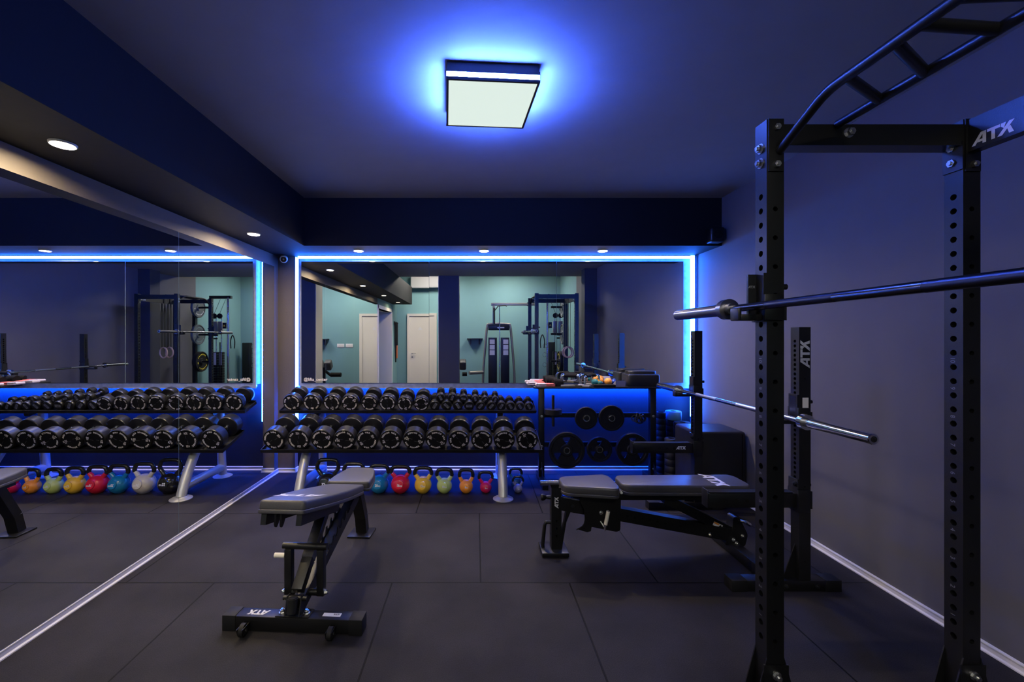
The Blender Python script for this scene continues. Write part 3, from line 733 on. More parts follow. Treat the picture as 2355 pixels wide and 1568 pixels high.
# sloping spine with holes along its flank
a, b = Vector((.03, 0, .335)), Vector((1.23, 0, .115)); ex = (b - a).normalized()
bm = nb(); beam(bm, a, b, .062, .085); obj('spine', bm, M_BLACK, sb)
bm = nb()
for k in range(15):
    p = a + ex * (.30 + k * .052) + Vector((0, -.0313, 0)); cyl(bm, p, p + Vector((0, -.0006, 0)), .0085, seg=12)
obj('spine_hole', bm, M_FACE, sb)
bm = nb()
for k in (.08, .17): bolt(bm, a + ex * k + Vector((0, -.031, 0)), (0, -1, 0), .010, .006)
obj('bolt', bm, M_BLACKG, sb)
bm = nb(); beam(bm, a + ex * .02 + Vector((0, 0, .045)), a + ex * .20 + Vector((0, 0, .045)), .05, .01); obj('slide_plate', bm, M_CHROME, sb)
# adjuster housing with lever and hook
bm = nb()
for s in (-.045, .045): prism(bm, rpoly([(.19, .395), (.43, .40), (.425, .165), (.40, .155), (.225, .19)], .012), -.004, .004, basis((0, s, 0), (1, 0, 0), (0, 0, 1)))
b6(bm, .24, .41, -.04, .04, .345, .395); obj('adjuster_housing', bm, M_BLACK, sb)
bm = nb(); ho = [(.150, .385), (.195, .40), (.235, .39), (.238, .30), (.232, .205), (.225, .165), (.20, .158), (.165, .168), (.135, .178), (.128, .170), (.165, .195), (.178, .21), (.185, .24), (.18, .31), (.155, .36)]
prism(bm, ho, -.005, .005, basis((0, -.055, 0), (1, 0, 0), (0, 0, 1))); obj('hook_plate', bm, M_BLACK, sb)
bm = nb(); cyl(bm, (.318, -.075, .215), (.336, -.075, .305), .012, seg=18); obj('lever_grip', bm, M_WGRIP, sb)
bm = nb(); cyl(bm, (.312, -.075, .175), (.320, -.075, .225), .008); cyl(bm, (.318, -.075, .185), (.29, -.04, .23), .006); cyl(bm, (.336, -.075, .305), (.338, -.075, .313), .010); bolt(bm, (.295, -.049, .285), (0, -1, 0), .010, .006); obj('lever', bm, M_BRIGHT, sb)
bm = nb(); tube(bm, [(.405, -.13, .447), (.415, -.10, .435), (.415, .10, .435), (.405, .13, .447)], .009, 10); obj('hinge_bar', bm, M_GREYMET, sb)
# backrest strut down to the base
bm = nb(); beam(bm, (.74, 0, .365), (1.235, 0, .12), .055, .06); stt = obj('support_strut', bm, M_BLACK, sb)
e2 = (Vector((1.235, 0, .12)) - Vector((.74, 0, .365))).normalized(); Ml = basis(Vector((1.09, -.0285, .192)), e2, Vector((0, -1, 0)).cross(e2))
bm = nb(); prism(bm, [(-.032, -.013), (.032, -.013), (.032, .013), (-.032, .013)], 0, .0005, Ml); obj('warning_label', bm, M_LOGO, stt)
bm = nb(); prism(bm, [(-.030, .001), (.006, .001), (.006, .012), (-.030, .012)], .0006, .0009, Ml); obj('warning_band', bm, mat('warning_orange', (.75, .25, .02), .5), stt)
bm = nb(); prism(bm, [(.010, -.010), (.030, -.010), (.028, .004), (.020, .010), (.012, .002)], .0006, .0009, Ml); obj('warning_symbol', bm, M_FACE, stt)
bm = nb()
for p, d in (((1.03, -.035, .135), (.4, -1, -.4)), ((1.19, -.04, .10), (0, -1, 0)), ((1.25, -.04, .125), (0, -1, 0)), ((1.21, -.04, .075), (0, -1, 0))): bolt(bm, p, d, .010, .012)
obj('bolt', bm, M_BRIGHT, sb)
bm = nb(); prism(bm, rpoly([(1.13, .06), (1.27, .05), (1.29, .13), (1.23, .25), (1.19, .25), (1.185, .15)], .02), -.036, .036, basis((0, 0, 0), (1, 0, 0), (0, 0, 1))); obj('base_bracket', bm, M_BLACK, sb)
bm = nb(); b6(bm, 1.165, 1.235, -.33, .33, .004, .072, .003); obj('base_beam', bm, M_BLACK, sb)
bm = nb()
for s in (-1, 1): b6(bm, 1.16, 1.24, s * .34, s * .27, 0, .076, .003)
obj('rubber_cap', bm, M_RUB, sb)
bm = nb(); cyl(bm, (1.245, -.08, .235), (1.275, -.08, .215), .012); cyl(bm, (1.245, -.08, .235), (1.22, 0, .22), .008); obj('chrome_pin', bm, M_CHROME, sb)
# ================================================================ power rack (right foreground)
RX0, RX1, RYF, RYN, RW, RT = 1.056, 1.769, 1.548, .58, .063, 2.2465
pr = thing('power_rack', 'tall black power rack with numbered posts and angled pull-up rails', 'rack', (0, 0, 0))
nz = lambda n: .4294 + .1047 * (n - 1)
side_h = [.4033 + .05235 * k for k in range(-1, 31)]; front_h = [.4556 + .1047 * k for k in range(-1, 15)]
for x, y in ((RX0, RYF), (RX1, RYF), (RX0, RYN), (RX1, RYN)):
    bm = nb(); upright(bm, x, y, RW, .008, RT, side_h, front_h, .0113, .009); u = obj('upright', bm, M_BLACK, pr, 30)
    if y == RYF:
        bm = nb()
        for n in range(1, 11): text(bm, str(n), .022, basis((x - .0008, y + RW / 2 + .009, nz(n)), (0, 0, -1), (0, -1, 0)) @ Matrix.Translation((0, 0, 0)), .0)
        obj('number_lettering', bm, M_DIM, u)
    bm = nb(); cx, cy = x + RW / 2, y + RW / 2
    b6(bm, cx - .10, cx + .10, cy - .09, cy + .09, 0, .008)
    for s in (-1, 1):
        prism(bm, [(RW / 2, 0), (.11, 0), (RW / 2, .285)], -.0025, .0025, basis((cx, y + (0 if s < 0 else RW), .008), (1, 0, 0), (0, 0, 1)))
        prism(bm, [(-RW / 2, 0), (-.11, 0), (-RW / 2, .285)], -.0025, .0025, basis((cx, y + (0 if s < 0 else RW), .008), (1, 0, 0), (0, 0, 1)))
    b6(bm, cx - .045, cx + .045, y - .006, y, .008, .27); obj('foot_bracket', bm, M_BLACK, pr)
    bm = nb(); bolt(bm, (cx, y - .006, .233), (0, -1, 0), .012, .015)
    for z in (RT - .094, RT - .148): bolt(bm, (x, cy, z), (-1, 0, 0), .014, .013)
    for z in (RT - .032, RT - .166): bolt(bm, (cx, y, z), (0, -1, 0), .012, .016)
    obj('bolt', bm, M_BRIGHT, pr)
for y in (RYF, RYN):
    bm = nb(); b6(bm, RX0 + RW, RX1, y, y + RW, RT - .094, RT - .018); obj('crossmember', bm, M_BLACK, pr)
    bm = nb(); b6(bm, RX0 + .004, RX0 + RW - .004, y - .005, y, RT - .19, RT); b6(bm, RX1 + .004, RX1 + RW - .004, y - .005, y, RT - .19, RT); obj('joint_plate', bm, M_BLACK, pr)
for x in (RX1,):
    bm = nb(); b6(bm, x + .012, x + RW - .012, RYN + RW, RYF, RT - .121, RT - .005); cm = obj('side_member', bm, M_BLACK, pr)
    if x == RX1:
        obj('logo', logo_bm(basis((x + .0112, RYF - .078, RT - .088), (0, -1, 0), (0, 0, 1)), .041), M_LOGO, cm)
bm = nb(); b6(bm, RX1 - .006, RX1, RYF - .004, RYF + RW, RT - .18, RT - .08); obj('corner_plate', bm, M_BLACK, pr)
# climbing style pull-up bar: two bent rails with rungs
bm = nb(); X1, X2, ZB = 1.100, 1.312, 2.227
def rail(x):
    if x == X2: return [(x, RYF - .004, ZB), (x, RYN + RW + .004, ZB)]
    return smooth_path([(x, RYF - .004, 2.130), (x, 1.45, 2.174), (x, 1.375, 2.209), (x, 1.34, 2.221), (x, 1.30, ZB), (x, 1.2, ZB), (x, .97, ZB), (x, .85, ZB), (x, .80, 2.221), (x, .76, 2.209), (x, .70, 2.174), (x, RYN + RW + .004, 2.135)], 5)
tube(bm, rail(X1), .0150, 14); tube(bm, rail(X2), .0150, 14)
for ya, yb in ((1.265, 1.386), (1.119, 1.2465), (1.053, 1.071), (.967, .954), (.90, .83)): cyl(bm, (X1, ya, ZB), (X2, yb, ZB), .0150, seg=14)
obj('pull_up_bar', bm, M_BLACK, pr)
bm = nb(); bolt(bm, (X2 + .04, RYF, RT - .05), (0, -1, 0), .0135, .018); obj('bolt', bm, M_BRIGHT, pr)

# hook plates that carry the bars: arm reaching to -X from a post
def j_cup(label, x, y, wd, zbar, xbar, hi=.12, logo=False, pinout=.03):
    t = thing('bar_hook', label, 'bar hook', (x, y, zbar), 0, 'bar hooks')
    # local: post face at X=0, post spans Y 0..wd; bar at local x = xbar - x
    dx = xbar - x; bm = nb()
    b6(bm, -.012, -.0005, -.001, wd + .001, -.055, hi)
    b6(bm, dx - .045, -.012, .006, wd - .006, -.050, -.027, .003)
    b6(bm, dx - .050, dx - .036, .006, wd - .006, -.050, -.004, .004)
    for s in (-.0095, wd + .0005): b6(bm, -.012, wd * .9, s, s + .009, -.050, .045, .002)
    h = obj('hook_body', bm, M_BLACK, t)
    bm = nb(); b6(bm, -.042, -.012, wd * .62, wd * .62 + .010, -.03, hi) if logo else b6(bm, -.0125, -.012, .01, wd - .01, -.02, hi - .01)
    pl = obj('guard_plate', bm, M_BLACKG, t)
    if logo: obj('logo', logo_bm(basis((-.030, wd * .62 - .0008, hi * .62), (1, 0, 0), (0, 0, 1)), .009), M_DIM, pl)
    bm = nb(); cyl(bm, (wd, wd / 2, .075), (wd + pinout, wd / 2, .075), .011, seg=14); b6(bm, wd + .0005, wd + .010, .0, wd, -.05, .02); obj('lock_pin', bm, M_BLACK, t)
    return t
def barbell(name, label, x, y0, y1, z, m_s, m_b, sl=.415, rs=.025, rb=.0142):
    t = thing(name, label, 'barbell', (x, (y0 + y1) / 2, z)); h = (y1 - y0) / 2
    bm = nb(); cyl(bm, (0, -h + sl, 0), (0, h - sl, 0), rb, seg=24); obj('shaft', bm, m_b, t)
    for s in (-1, 1):
        bm = nb(); tube(bm, [(0, s * yy, 0) for yy in (h, h - .004, h - sl + .03, h - sl + .0295)], [rs - .003, rs, rs, rs * .9], 28); sv = obj('sleeve', bm, m_s, t)
        bm = nb(); cyl(bm, (0, s * (h - sl + .03), 0), (0, s * (h - sl), 0), rs * 1.62, seg=32); cyl(bm, (0, s * (h - sl), 0), (0, s * (h - sl - .022), 0), rs * .92, seg=24); obj('collar', bm, m_s, t)
        bm = nb(); cyl(bm, (0, s * (h + .0008), 0), (0, s * (h - .01), 0), rs * .55, seg=20); bolt(bm, (0, s * (h + .0005), 0), (0, s, 0), .008, .003); obj('end_cap', bm, M_RUB if m_s is M_CHROME else M_BLACK, sv)
    for s in (-1, 1):
        bm = nb(); cyl(bm, (0, s * .40, 0), (0, s * .12, 0), rb * 1.012, seg=24); obj('knurling', bm, mat('knurl_' + m_b.name, (.55, .55, .57) if m_b is M_CHROME else (.05, .05, .06), .3, 1, bump=.08, bscale=900), t)
    return t
BX, BZ = 1.006, 1.567
barbell('barbell', 'black barbell resting on the power rack hooks', BX, 2.122 - 2.1, 2.122, BZ, mat('satin_steel', (.30, .29, .31), .28, 1), M_DCHROME, .432)
j_cup('black bar hook with logo plate on the power rack post under the barbell', RX0, RYF, RW, BZ, BX, .122, True)
j_cup('black bar hook on the power rack post outside the picture', RX0, RYN, RW, BZ, BX, .122, True)

# ================================================================ squat stands with chrome bar
SX, SW = 1.858, .066
def stand(label, y, logo):
    t = thing('squat_stand', label, 'squat stand', (SX, y, 0), 0, 'squat stands')
    hs = [.62 + .0272 * k for k in range(31)]
    bm = nb(); upright(bm, 0, 0, SW, .062, 1.517, hs, [.17, .60, 1.22], .0095, .004); p = obj('post', bm, M_BLACK, t, 30)
    if logo: obj('logo', logo_bm(basis((SW / 2, -.0008, 1.362), (0, 0, 1), (-1, 0, 0)), .054), M_LOGO, p)
    if logo:
        bm = nb(); b6(bm, SW * .28, SW * .80, -.0010, -.0004, 1.045, 1.112); obj('paper_label', bm, M_WHITE, p)
    bm = nb(); b6(bm, -.385, .235, -.004, SW + .004, 0, .062, .003); obj('base_beam', bm, M_BLACK, t)
    bm = nb()
    for x0, x1 in ((-.39, -.30), (.15, .24)): b6(bm, x0, x1, -.007, SW + .007, 0, .065, .003)
    obj('rubber_cap', bm, M_RUB, t)
    bm = nb(); prism(bm, [(0, .062), (-.07, .062), (0, .26)], -.003, .003, basis((0, SW / 2, 0), (1, 0, 0), (0, 0, 1))); obj('gusset', bm, M_BLACK, t)
    bm = nb()
    for x in (-.08, .10): bolt(bm, (x, -.004, .032), (0, -1, 0), .011, .008)
    obj('bolt', bm, M_BLACKG, t)
    return t
stand('black squat stand beside the power rack with white logo', 2.45, True)
stand('black squat stand in front of the padded box', 3.62, False)
def spotter(label, y, logo):
    t = thing('spotter_arm', label, 'spotter arm', (SX, y, .523), 0, 'spotter arms'); L = .52
    bm = nb(); b6(bm, -L, -.012, .004, SW - .004, -.045, .037, .002); a = obj('arm', bm, M_BLACK, t)
    bm = nb(); b6(bm, -L + .01, -.03, .008, SW - .008, .0372, .043); obj('top_liner', bm, M_GREYMET if False else M_FOAM, t)
    bm = nb(); b6(bm, -L - .006, -L, .0, SW, -.047, .055, .002); obj('end_plate', bm, M_BLACK, t)
    bm = nb(); b6(bm, -.0125, -.0005, -.003, SW + .003, -.07, .12, .002)
    for s in (-.0095, SW + .0005): b6(bm, -.012, SW * .9, s, s + .009, -.07, .06, .002)
    b6(bm, SW + .0005, SW + .01, 0, SW, -.05, .05); obj('bracket', bm, M_BLACK, t)
    bm = nb()
    for k in range(5): cyl(bm, (-L + .10 + k * .062, .0038, -.005), (-L + .10 + k * .062, .0030, -.005), .011, seg=14)
    obj('arm_hole', bm, M_FACE, a)
    bm = nb(); bolt(bm, (-.0125, SW / 2 - .02, .09), (-1, 0, 0), .012, .012); cyl(bm, (SW, SW / 2, .08), (SW + .02, SW / 2, .08), .012); obj('lock_pin', bm, M_BRIGHT if False else M_BLACK, t)
    if logo: obj('logo', logo_bm(basis((-.115, .0032, .0), (1, 0, 0), (0, 0, 1)), .028), M_LOGO, a)
    return t
spotter('black spotter arm of the squat stand beside the power rack', 2.45, False)
spotter('black spotter arm with white logo reaching before the weight plates', 3.62, True)
for y, l in ((2.45, 'black bar hook on the squat stand beside the power rack'), (3.62, 'black bar hook on the squat stand near the padded box')):
    j_cup(l, SX, y, SW, 1.009, 1.747, .12)
barbell('barbell', 'chrome barbell resting on the two squat stands', 1.747, 1.871, 4.071, 1.009, M_CHROME, M_CHROME, .405)
# ================================================================ plate rack with shelf
PX0, PX1, PY = .640, 1.775, 4.33
st = thing('plate_rack', 'black plate storage rack with cluttered shelf between dumbbells and squat stand', 'rack', (0, 0, 0))
for x in (PX0, PX1):
    bm = nb(); b6(bm, x, x + .058, PY, PY + .06, .05, .945, .002); obj('post', bm, M_BLACK, st)
    bm = nb(); b6(bm, x, x + .058, PY - .24, PY + .22, .0, .05, .003); prism(bm, [(-.12, .05), (0, .05), (0, .2)], -.003, .003, basis((x + .03, PY, 0), (0, 1, 0), (0, 0, 1))); obj('foot', bm, M_BLACK, st)
    bm = nb()
    for z in (.13, .665, .36): bolt(bm, (x + .03, PY, z), (0, -1, 0), .010, .008)
    obj('bolt', bm, M_BRIGHT, st)
bm = nb(); b6(bm, PX0 - .05, PX1 + .10, PY - .02, 4.585, .945, .962, .002); obj('shelf', bm, M_BLACK, st)
ZU, ZL = .672, .375
for z in (ZU, ZL):
    bm = nb(); b6(bm, PX0 + .058, PX1, PY + .01, PY + .05, z - .022, z + .022); obj('crossbar', bm, M_BLACK, st)
PEG = [(1.095, ZU - .005), (1.345, ZU - .005), (.90, ZL - .025), (1.225, ZL - .018), (1.552, ZL - .018)]
for x, z in PEG:
    bm = nb(); cyl(bm, (x, PY + .01, z), (x, PY - .128, z), .0235, seg=24); obj('peg', bm, M_BLACK, st)
def plate(label, x, y, z, R, th, grips=False, m=None, d=(0, -1, 0), rim=.16, col=None, txt=None, tz=None):
    """weight plate whose front looks along d; rests on its peg through a 51 mm bore"""
    t = thing('weight_plate', label, 'weight plate', (x, y, z)); Mx = axis((0, 0, 0), d)
    bm = nb(); h = th / 2; seg = 60; bo = .026
    pr_ = [(bo, -h), (R * .30, -h), (R * .34, -h * .55), (R * (1 - rim - .03), -h * .55), (R * (1 - rim), -h), (R * .975, -h), (R, -h * .7), (R, h * .7), (R * .975, h), (R * (1 - rim), h), (R * (1 - rim - .03), h * .55), (R * .34, h * .55), (R * .30, h), (bo, h), (bo, -h)]
    if not grips: lathe(bm, pr_, Mx, seg, caps=False)
    else:
        a0, a1 = .42, .72
        outer = [p for p in pr_ if p[0] >= R * .74]; inner = [p for p in pr_ if p[0] <= R * .36]
        lathe(bm, [(R * .72, -h * .55)] + [(max(r, R * .72), zz) for r, zz in outer] + [(R * .72, h * .55), (R * .72, -h * .55)], Mx, seg, caps=False)
        lathe(bm, [(R * .36, h * .55), (R * .30, h), (bo, h), (bo, -h), (R * .30, -h), (R * .36, -h * .55), (R * .36, h * .55)], Mx, seg, caps=False)
        for k in range(3):     # three webs between the three grip openings
            a = PI / 2 + PI + k * 2 * PI / 3
            A = [(R * .35 * math.cos(a + q), R * .35 * math.sin(a + q)) for q in (-.95, -.5, 0, .5, .95)]; B = [(R * .725 * math.cos(a + q), R * .725 * math.sin(a + q)) for q in (.72, .4, 0, -.4, -.72)]
            prism(bm, A + B, -h * .5, h * .5, Mx)
    o = obj('disc', bm, m or M_IRON, t, 40)
    bm = nb(); lathe(bm, [(bo, h + .0005), (.033, h + .001), (.034, h - .004), (.034, -h + .004), (.033, -h - .001), (bo, -h - .0005)], Mx, 32, caps=False); obj('hub_ring', bm, M_BRIGHT, t)
    if txt:
        bm = nb(); G = Mx @ Matrix.Translation((0, 0, h + .0012))
        for a in (PI / 2, -PI / 2): arc_text(bm, 'PARAGOX', R * .17, R * .66, a, G @ rotm('Z', .2), .27)
        for a in (0, PI): text(bm, txt, R * .2, G @ rotm('Z', a + .2 - PI / 2) @ Matrix.Translation((0, R * .60, 0)), .03)
        obj('lettering', bm, col, t)
    return t
plate('small black weight plate on the upper peg nearer the dumbbells', 1.095, PY - .10, ZU - .0075, .111, .035)
plate('medium black weight plate on the upper peg nearer the spring collars', 1.345, PY - .10, ZU - .0075, .127, .035)
plate('large black weight plate with three grip holes beside the dumbbells', .90, PY - .10, ZL - .0275, .180, .045, True)
plate('smaller black weight plate with grip holes in the middle of the lower row', 1.225, PY - .10, ZL - .0205, .125, .04, True)
plate('large black weight plate with grip holes behind the spotter arm', 1.552, PY - .10, ZL - .0205, .162, .045, True)
# loading pin with disc clipped to the upper bar, and a bunch of collars
t = thing('loading_pin', 'black loading pin with a small plate on the upper bar', 'loading pin', (.775, PY - .06, .575))
bm = nb(); cyl(bm, (0, 0, 0), (0, 0, .31), .0145, seg=18); obj('pin', bm, M_BLACK, t)
bm = nb(); cyl(bm, (0, 0, .122), (0, 0, .172), .085, seg=40); obj('disc', bm, M_IRON, t)
bm = nb(); b6(bm, -.015, .015, .0, .069, .075, .097); obj('clip', bm, M_BLACK, t)
t = thing('bar_collar', 'black spring collars hooked on the upper bar', 'collar', (1.64, PY - .01, ZU - .02))
bm = nb()
for k in range(4): lathe(bm, [(.027, -.012), (.034, -.012), (.034, .012), (.027, .012), (.027, -.012)], axis((-.04 + .025 * k, -.03 - .012 * (k % 2), .0 - .012 * (k % 3)), (.3 * (k - 1.5), -1, .2)), 24, caps=False)
obj('ring', bm, M_RUB, t)
bm = nb()
for k in range(3): cyl(bm, (-.03 + .03 * k, -.045, .02), (-.025 + .03 * k, -.05, .062 - .01 * k), .007, seg=10)
b6(bm, -.02, .02, -.03, .009, -.01, .01); obj('lever', bm, M_BRIGHT, t)
# ---------------------------------------------------------------- things on the shelf
ZT = .962
def folded_band(label, x, y, z, n, col_a, col_b, rz):
    t = thing('resistance_band', label, 'resistance band', (x, y, z), rz, 'folded bands on the shelf')
    ma = mat('band_grey', col_a, .6); mb = mat('band_salmon', col_b, .6)
    for m, nm, x0, x1 in ((ma, 'grey_half', -.09, .0), (mb, 'salmon_half', .0, .075)):
        bm = nb()
        for k in range(n): b6(bm, x0, x1, -.045, .045, .003 + k * .016, .015 + k * .016, .004)
        xe = x0 if x0 < 0 else x1
        tube(bm, [(xe, yy, n * .008 + .001) for yy in (-.044, 0, .044)], n * .0075, 12); obj(nm, bm, m, t)
    return t
folded_band('folded grey and salmon band at the front corner of the shelf', .72, 4.385, ZT, 2, (.48, .42, .46), (.62, .14, .12), .0)
folded_band('folded grey and salmon band behind the other one', .645, 4.525, ZT, 2, (.48, .42, .46), (.62, .14, .12), .05)
def wrap(label, x, y, z, s, rz):
    t = thing('hand_wrap', label, 'wrap', (x, y, z), rz, 'rolled black wraps')
    bm = nb(); tube(bm, smooth_path([(-s[0] / 2, 0, s[2] / 2), (-s[0] * .2, .004, s[2] * .55), (s[0] * .2, -.004, s[2] * .5), (s[0] / 2, 0, s[2] / 2)], 4), s[2] / 2, 14); b6(bm, -s[0] * .4, s[0] * .4, -s[1] / 2, s[1] / 2, 0, s[2] * .55, .01); obj('roll', bm, M_FOAM, t)
    bm = nb(); b6(bm, -.02, .02, -s[1] / 2 - .001, s[1] / 2 + .001, .004, s[2] * .57); obj('strap', bm, M_RUB, t)
wrap('rolled black wrap beside the front folded band', .845, 4.40, ZT, (.09, .08, .075), .1)
wrap('rolled black wrap near the mirror, behind the folded bands', .80, 4.52, ZT, (.11, .07, .085), -.2)
def pushup(label, x, y, rz, m2):
    t = thing('push_up_handle', label, 'push-up handle', (x, y, ZT), rz, 'push-up handles on the shelf')
    bm = nb(); tube(bm, smooth_path([(0, -.10, .02), (0, -.095, .07), (0, -.07, .105), (0, .07, .105), (0, .095, .07), (0, .10, .02)], 5), .011, 12); obj('bow', bm, M_CHROME, t)
    bm = nb(); cyl(bm, (0, -.062, .105), (0, .062, .105), .019, seg=18); obj('foam_grip', bm, M_FOAM, t)
    for s in (-1, 1):
        bm = nb(); prism(bm, rpoly([(-.06, -.018), (.06, -.018), (.06, .018), (-.06, .018)], .012), 0, .022, Matrix.Translation((0, s * .095, 0)), .006); obj('foot', bm, m2, t)
pushup('push-up handle with grey feet near the rolled wraps', .985, 4.43, math.radians(70), M_GREYMET)
pushup('push-up handle standing by the mirror, middle of the shelf', 1.02, 4.545, math.radians(80), M_RUB)
pushup('push-up handle with sloping grey feet before the balls', 1.165, 4.42, math.radians(-35), M_GREYMET)
pushup('push-up handle behind the green spiky ball', 1.215, 4.535, math.radians(75), M_RUB)
def spiky(label, x, y, r, col):
    m = mat('ball_' + col[0], col[1], .45); bm = nb(); bmesh.ops.create_icosphere(bm, subdivisions=4, radius=r * .93)
    dirs = []; n = 90
    for k in range(n):
        zz = 1 - 2 * (k + .5) / n; a = k * 2.39996; q = math.sqrt(1 - zz * zz); dirs.append(Vector((q * math.cos(a), q * math.sin(a), zz)))
    for v in bm.verts:
        d = v.co.normalized(); c = max(d.dot(e) for e in dirs); v.co = d * (r * .92 + r * .08 * max(0, 1 - (1 - c) / .006))
    o = tag(obj('massage_ball', bm, m, None, 80), label, 'ball', 'spiky massage balls'); o.location = (x, y, ZT + r)
spiky('orange spiky ball by the mirror', 1.318, 4.535, .042, ('orange', (.85, .33, .03)))
spiky('orange spiky ball lying nearer the grey wedge', 1.385, 4.46, .041, ('orange', (.85, .33, .03)))
spiky('small dark green ball at the front between the orange balls', 1.29, 4.42, .028, ('green', (.02, .13, .10)))
spiky('teal green ball next to the push-up handles', 1.245, 4.455, .036, ('tealgreen', (.02, .20, .17)))
spiky('blue spiky ball behind the grey wedge', 1.455, 4.50, .032, ('blue', (.01, .05, .30)))
spiky('small blue spiky ball between the grey wedge and the black case', 1.545, 4.44, .024, ('blue', (.01, .05, .30)))
bm = nb(); b6(bm, -.10, .12, -.04, .035, 0, .022, .004); o = tag(obj('exercise_slab', bm, M_FOAM), 'flat black pad lying along the shelf front', 'pad'); o.location = (1.30, 4.36, ZT)
bm = nb(); b6(bm, -.08, .06, -.03, .03, 0, .018, .004); o = tag(obj('exercise_slab', bm, M_GREYMET), 'flat grey board beside the front rolled wrap', 'pad'); o.location = (.95, 4.36, ZT)
bm = nb(); prism(bm, [(-.045, 0), (.045, 0), (.045, .018), (-.045, .062)], -.05, .05, basis((0, 0, 0), (0, 1, 0), (0, 0, 1)) @ Matrix()); o = tag(obj('stretch_wedge', bm, mat('wedge_grey', (.22, .21, .25), .6)), 'small grey wedge block before the black case', 'block'); o.location = (1.475, 4.39, ZT)
t = thing('step_block', 'black padded case with rounded lid on the shelf end by the barbell tip', 'case', (1.72, 4.46, ZT))
bm = nb(); prism(bm, rpoly([(-.165, -.11), (.165, -.11), (.165, .11), (-.165, .11)], .035), 0, .125, None, .015, .006); obj('body', bm, M_BLACKV, t)
bm = nb(); prism(bm, rpoly([(-.150, -.085), (.150, -.085), (.150, .085), (-.150, .085)], .07), .126, .158, None, .010); ld = obj('lid', bm, M_BLACKV, t)
bm = nb(); b6(bm, -.07, .06, -.012, -.004, .1584, .1588); obj('lettering', bm, M_DIM, ld)
bm = nb()
for s in (-.07, .09): tube(bm, smooth_path([(s - .07, 0, .006), (s - .02, .004, .010), (s + .02, .004, .010), (s + .07, 0, .006)], 4), .005, 8)
for k, q in enumerate(islands(bm)):
    o = tag(obj('elastic_strap', q, M_RUB), 'thin black strap on the shelf front, %s' % ('nearer the folded bands' if k == 0 else 'nearer the grey wedge'), 'strap'); o.location = (1.08, 4.335, ZT)

# ---------------------------------------------------------------- curl bar on the floor cradle behind the side bench
t = thing('curl_bar', 'chrome curl bar lying behind the side bench', 'barbell', (1.02, 3.98, .108))
bm = nb(); tube(bm, smooth_path([(-.23, 0, 0), (-.10, 0, 0), (-.03, 0, .012), (.06, 0, .045), (.15, 0, .005), (.26, 0, .0), (.37, 0, .005), (.46, 0, .045), (.55, 0, .012), (.62, 0, 0), (.75, 0, 0)], 5), .014, 14); obj('shaft', bm, M_CHROME, t)
for x0, x1 in ((-.42, -.22), (.74, .94)):
    bm = nb(); cyl(bm, (x0, 0, 0), (x1, 0, 0), .025, seg=24); xc = x1 if x0 < 0 else x0; cyl(bm, (xc - .010, 0, 0), (xc + .010, 0, 0), .042, seg=28); obj('sleeve', bm, M_CHROME, t)
for k, (x, l) in enumerate(((.80, 'black plastic bar cradle under the visible end of the curl bar'), (1.76, 'black plastic bar cradle under the curl bar end hidden by the side bench'))):
    bm = nb(); prism(bm, [(-.11, 0), (.11, 0), (.07, .04), (.03, .083), (-.03, .083), (-.07, .04)], -.02, .02, basis((0, 0, 0), (0, 1, 0), (0, 0, 1))); o = tag(obj('bar_cradle', bm, M_RUB), l, 'bar cradle', 'bar cradles'); o.location = (x, 3.98, 0)
# ---------------------------------------------------------------- rollers, coil and padded box in the corner
def roller(label, x, y, z0, z1, r, m, ri=.03):
    t = thing('foam_roller', label, 'foam roller', (x, y, z0), 0, 'foam rollers in the corner'); h = z1 - z0
    bm = nb(); pr_ = [(ri, 0), (r - .006, 0), (r, .006)]
    n = int(h / .06)
    for k in range(1, n): pr_ += [(r, h * k / n - .004), (r - .003, h * k / n), (r, h * k / n + .004)]
    pr_ += [(r, h - .006), (r - .006, h), (ri, h), (ri, 0)]
    lathe(bm, pr_, None, 36, caps=False); o = obj('foam', bm, m, t, 50)
    bm = nb(); lathe(bm, [(ri - .002, .001), (ri, .001), (ri, h - .001), (ri - .002, h - .001), (ri - .002, .001)], None, 28, caps=False); obj('core', bm, M_RUB, t); return t
MBL = mat('light_blue_foam', (.10, .32, .55), .6)
roller('black foam roller in the corner carrying a light blue ring', 2.085, 4.50, 0, .600, .080, M_FOAM)
roller('light blue foam ring on top of a black roller in the corner', 2.085, 4.50, .6005, .690, .080, MBL)
roller('slim dark roller next to the plate rack post', 1.935, 4.46, 0, .685, .050, M_RUB, .034)
roller('thick black foam roller before the one with the light blue ring', 2.10, 4.33, 0, .605, .085, M_FOAM)
roller('black foam roller between the squat stand and the padded box', 2.270, 4.27, 0, .595, .078, M_FOAM)
roller('short ribbed black roller low beside the plate rack foot', 1.93, 4.21, 0, .47, .062, M_RUB)
t = thing('plyo_box', 'large black padded jump box behind the squat stand', 'jump box', (2.12, 3.90, 0))
bm = nb(); b6(bm, -.21, .235, -.19, .20, 0, .64, .025, 4); o = obj('cushion_body', bm, M_BLACKV, t)
bm = nb()
for x in (-.175, .20): b6(bm, x - .004, x + .004, -.193, .203, .02, .62)
obj('seam', bm, M_FACE, o)
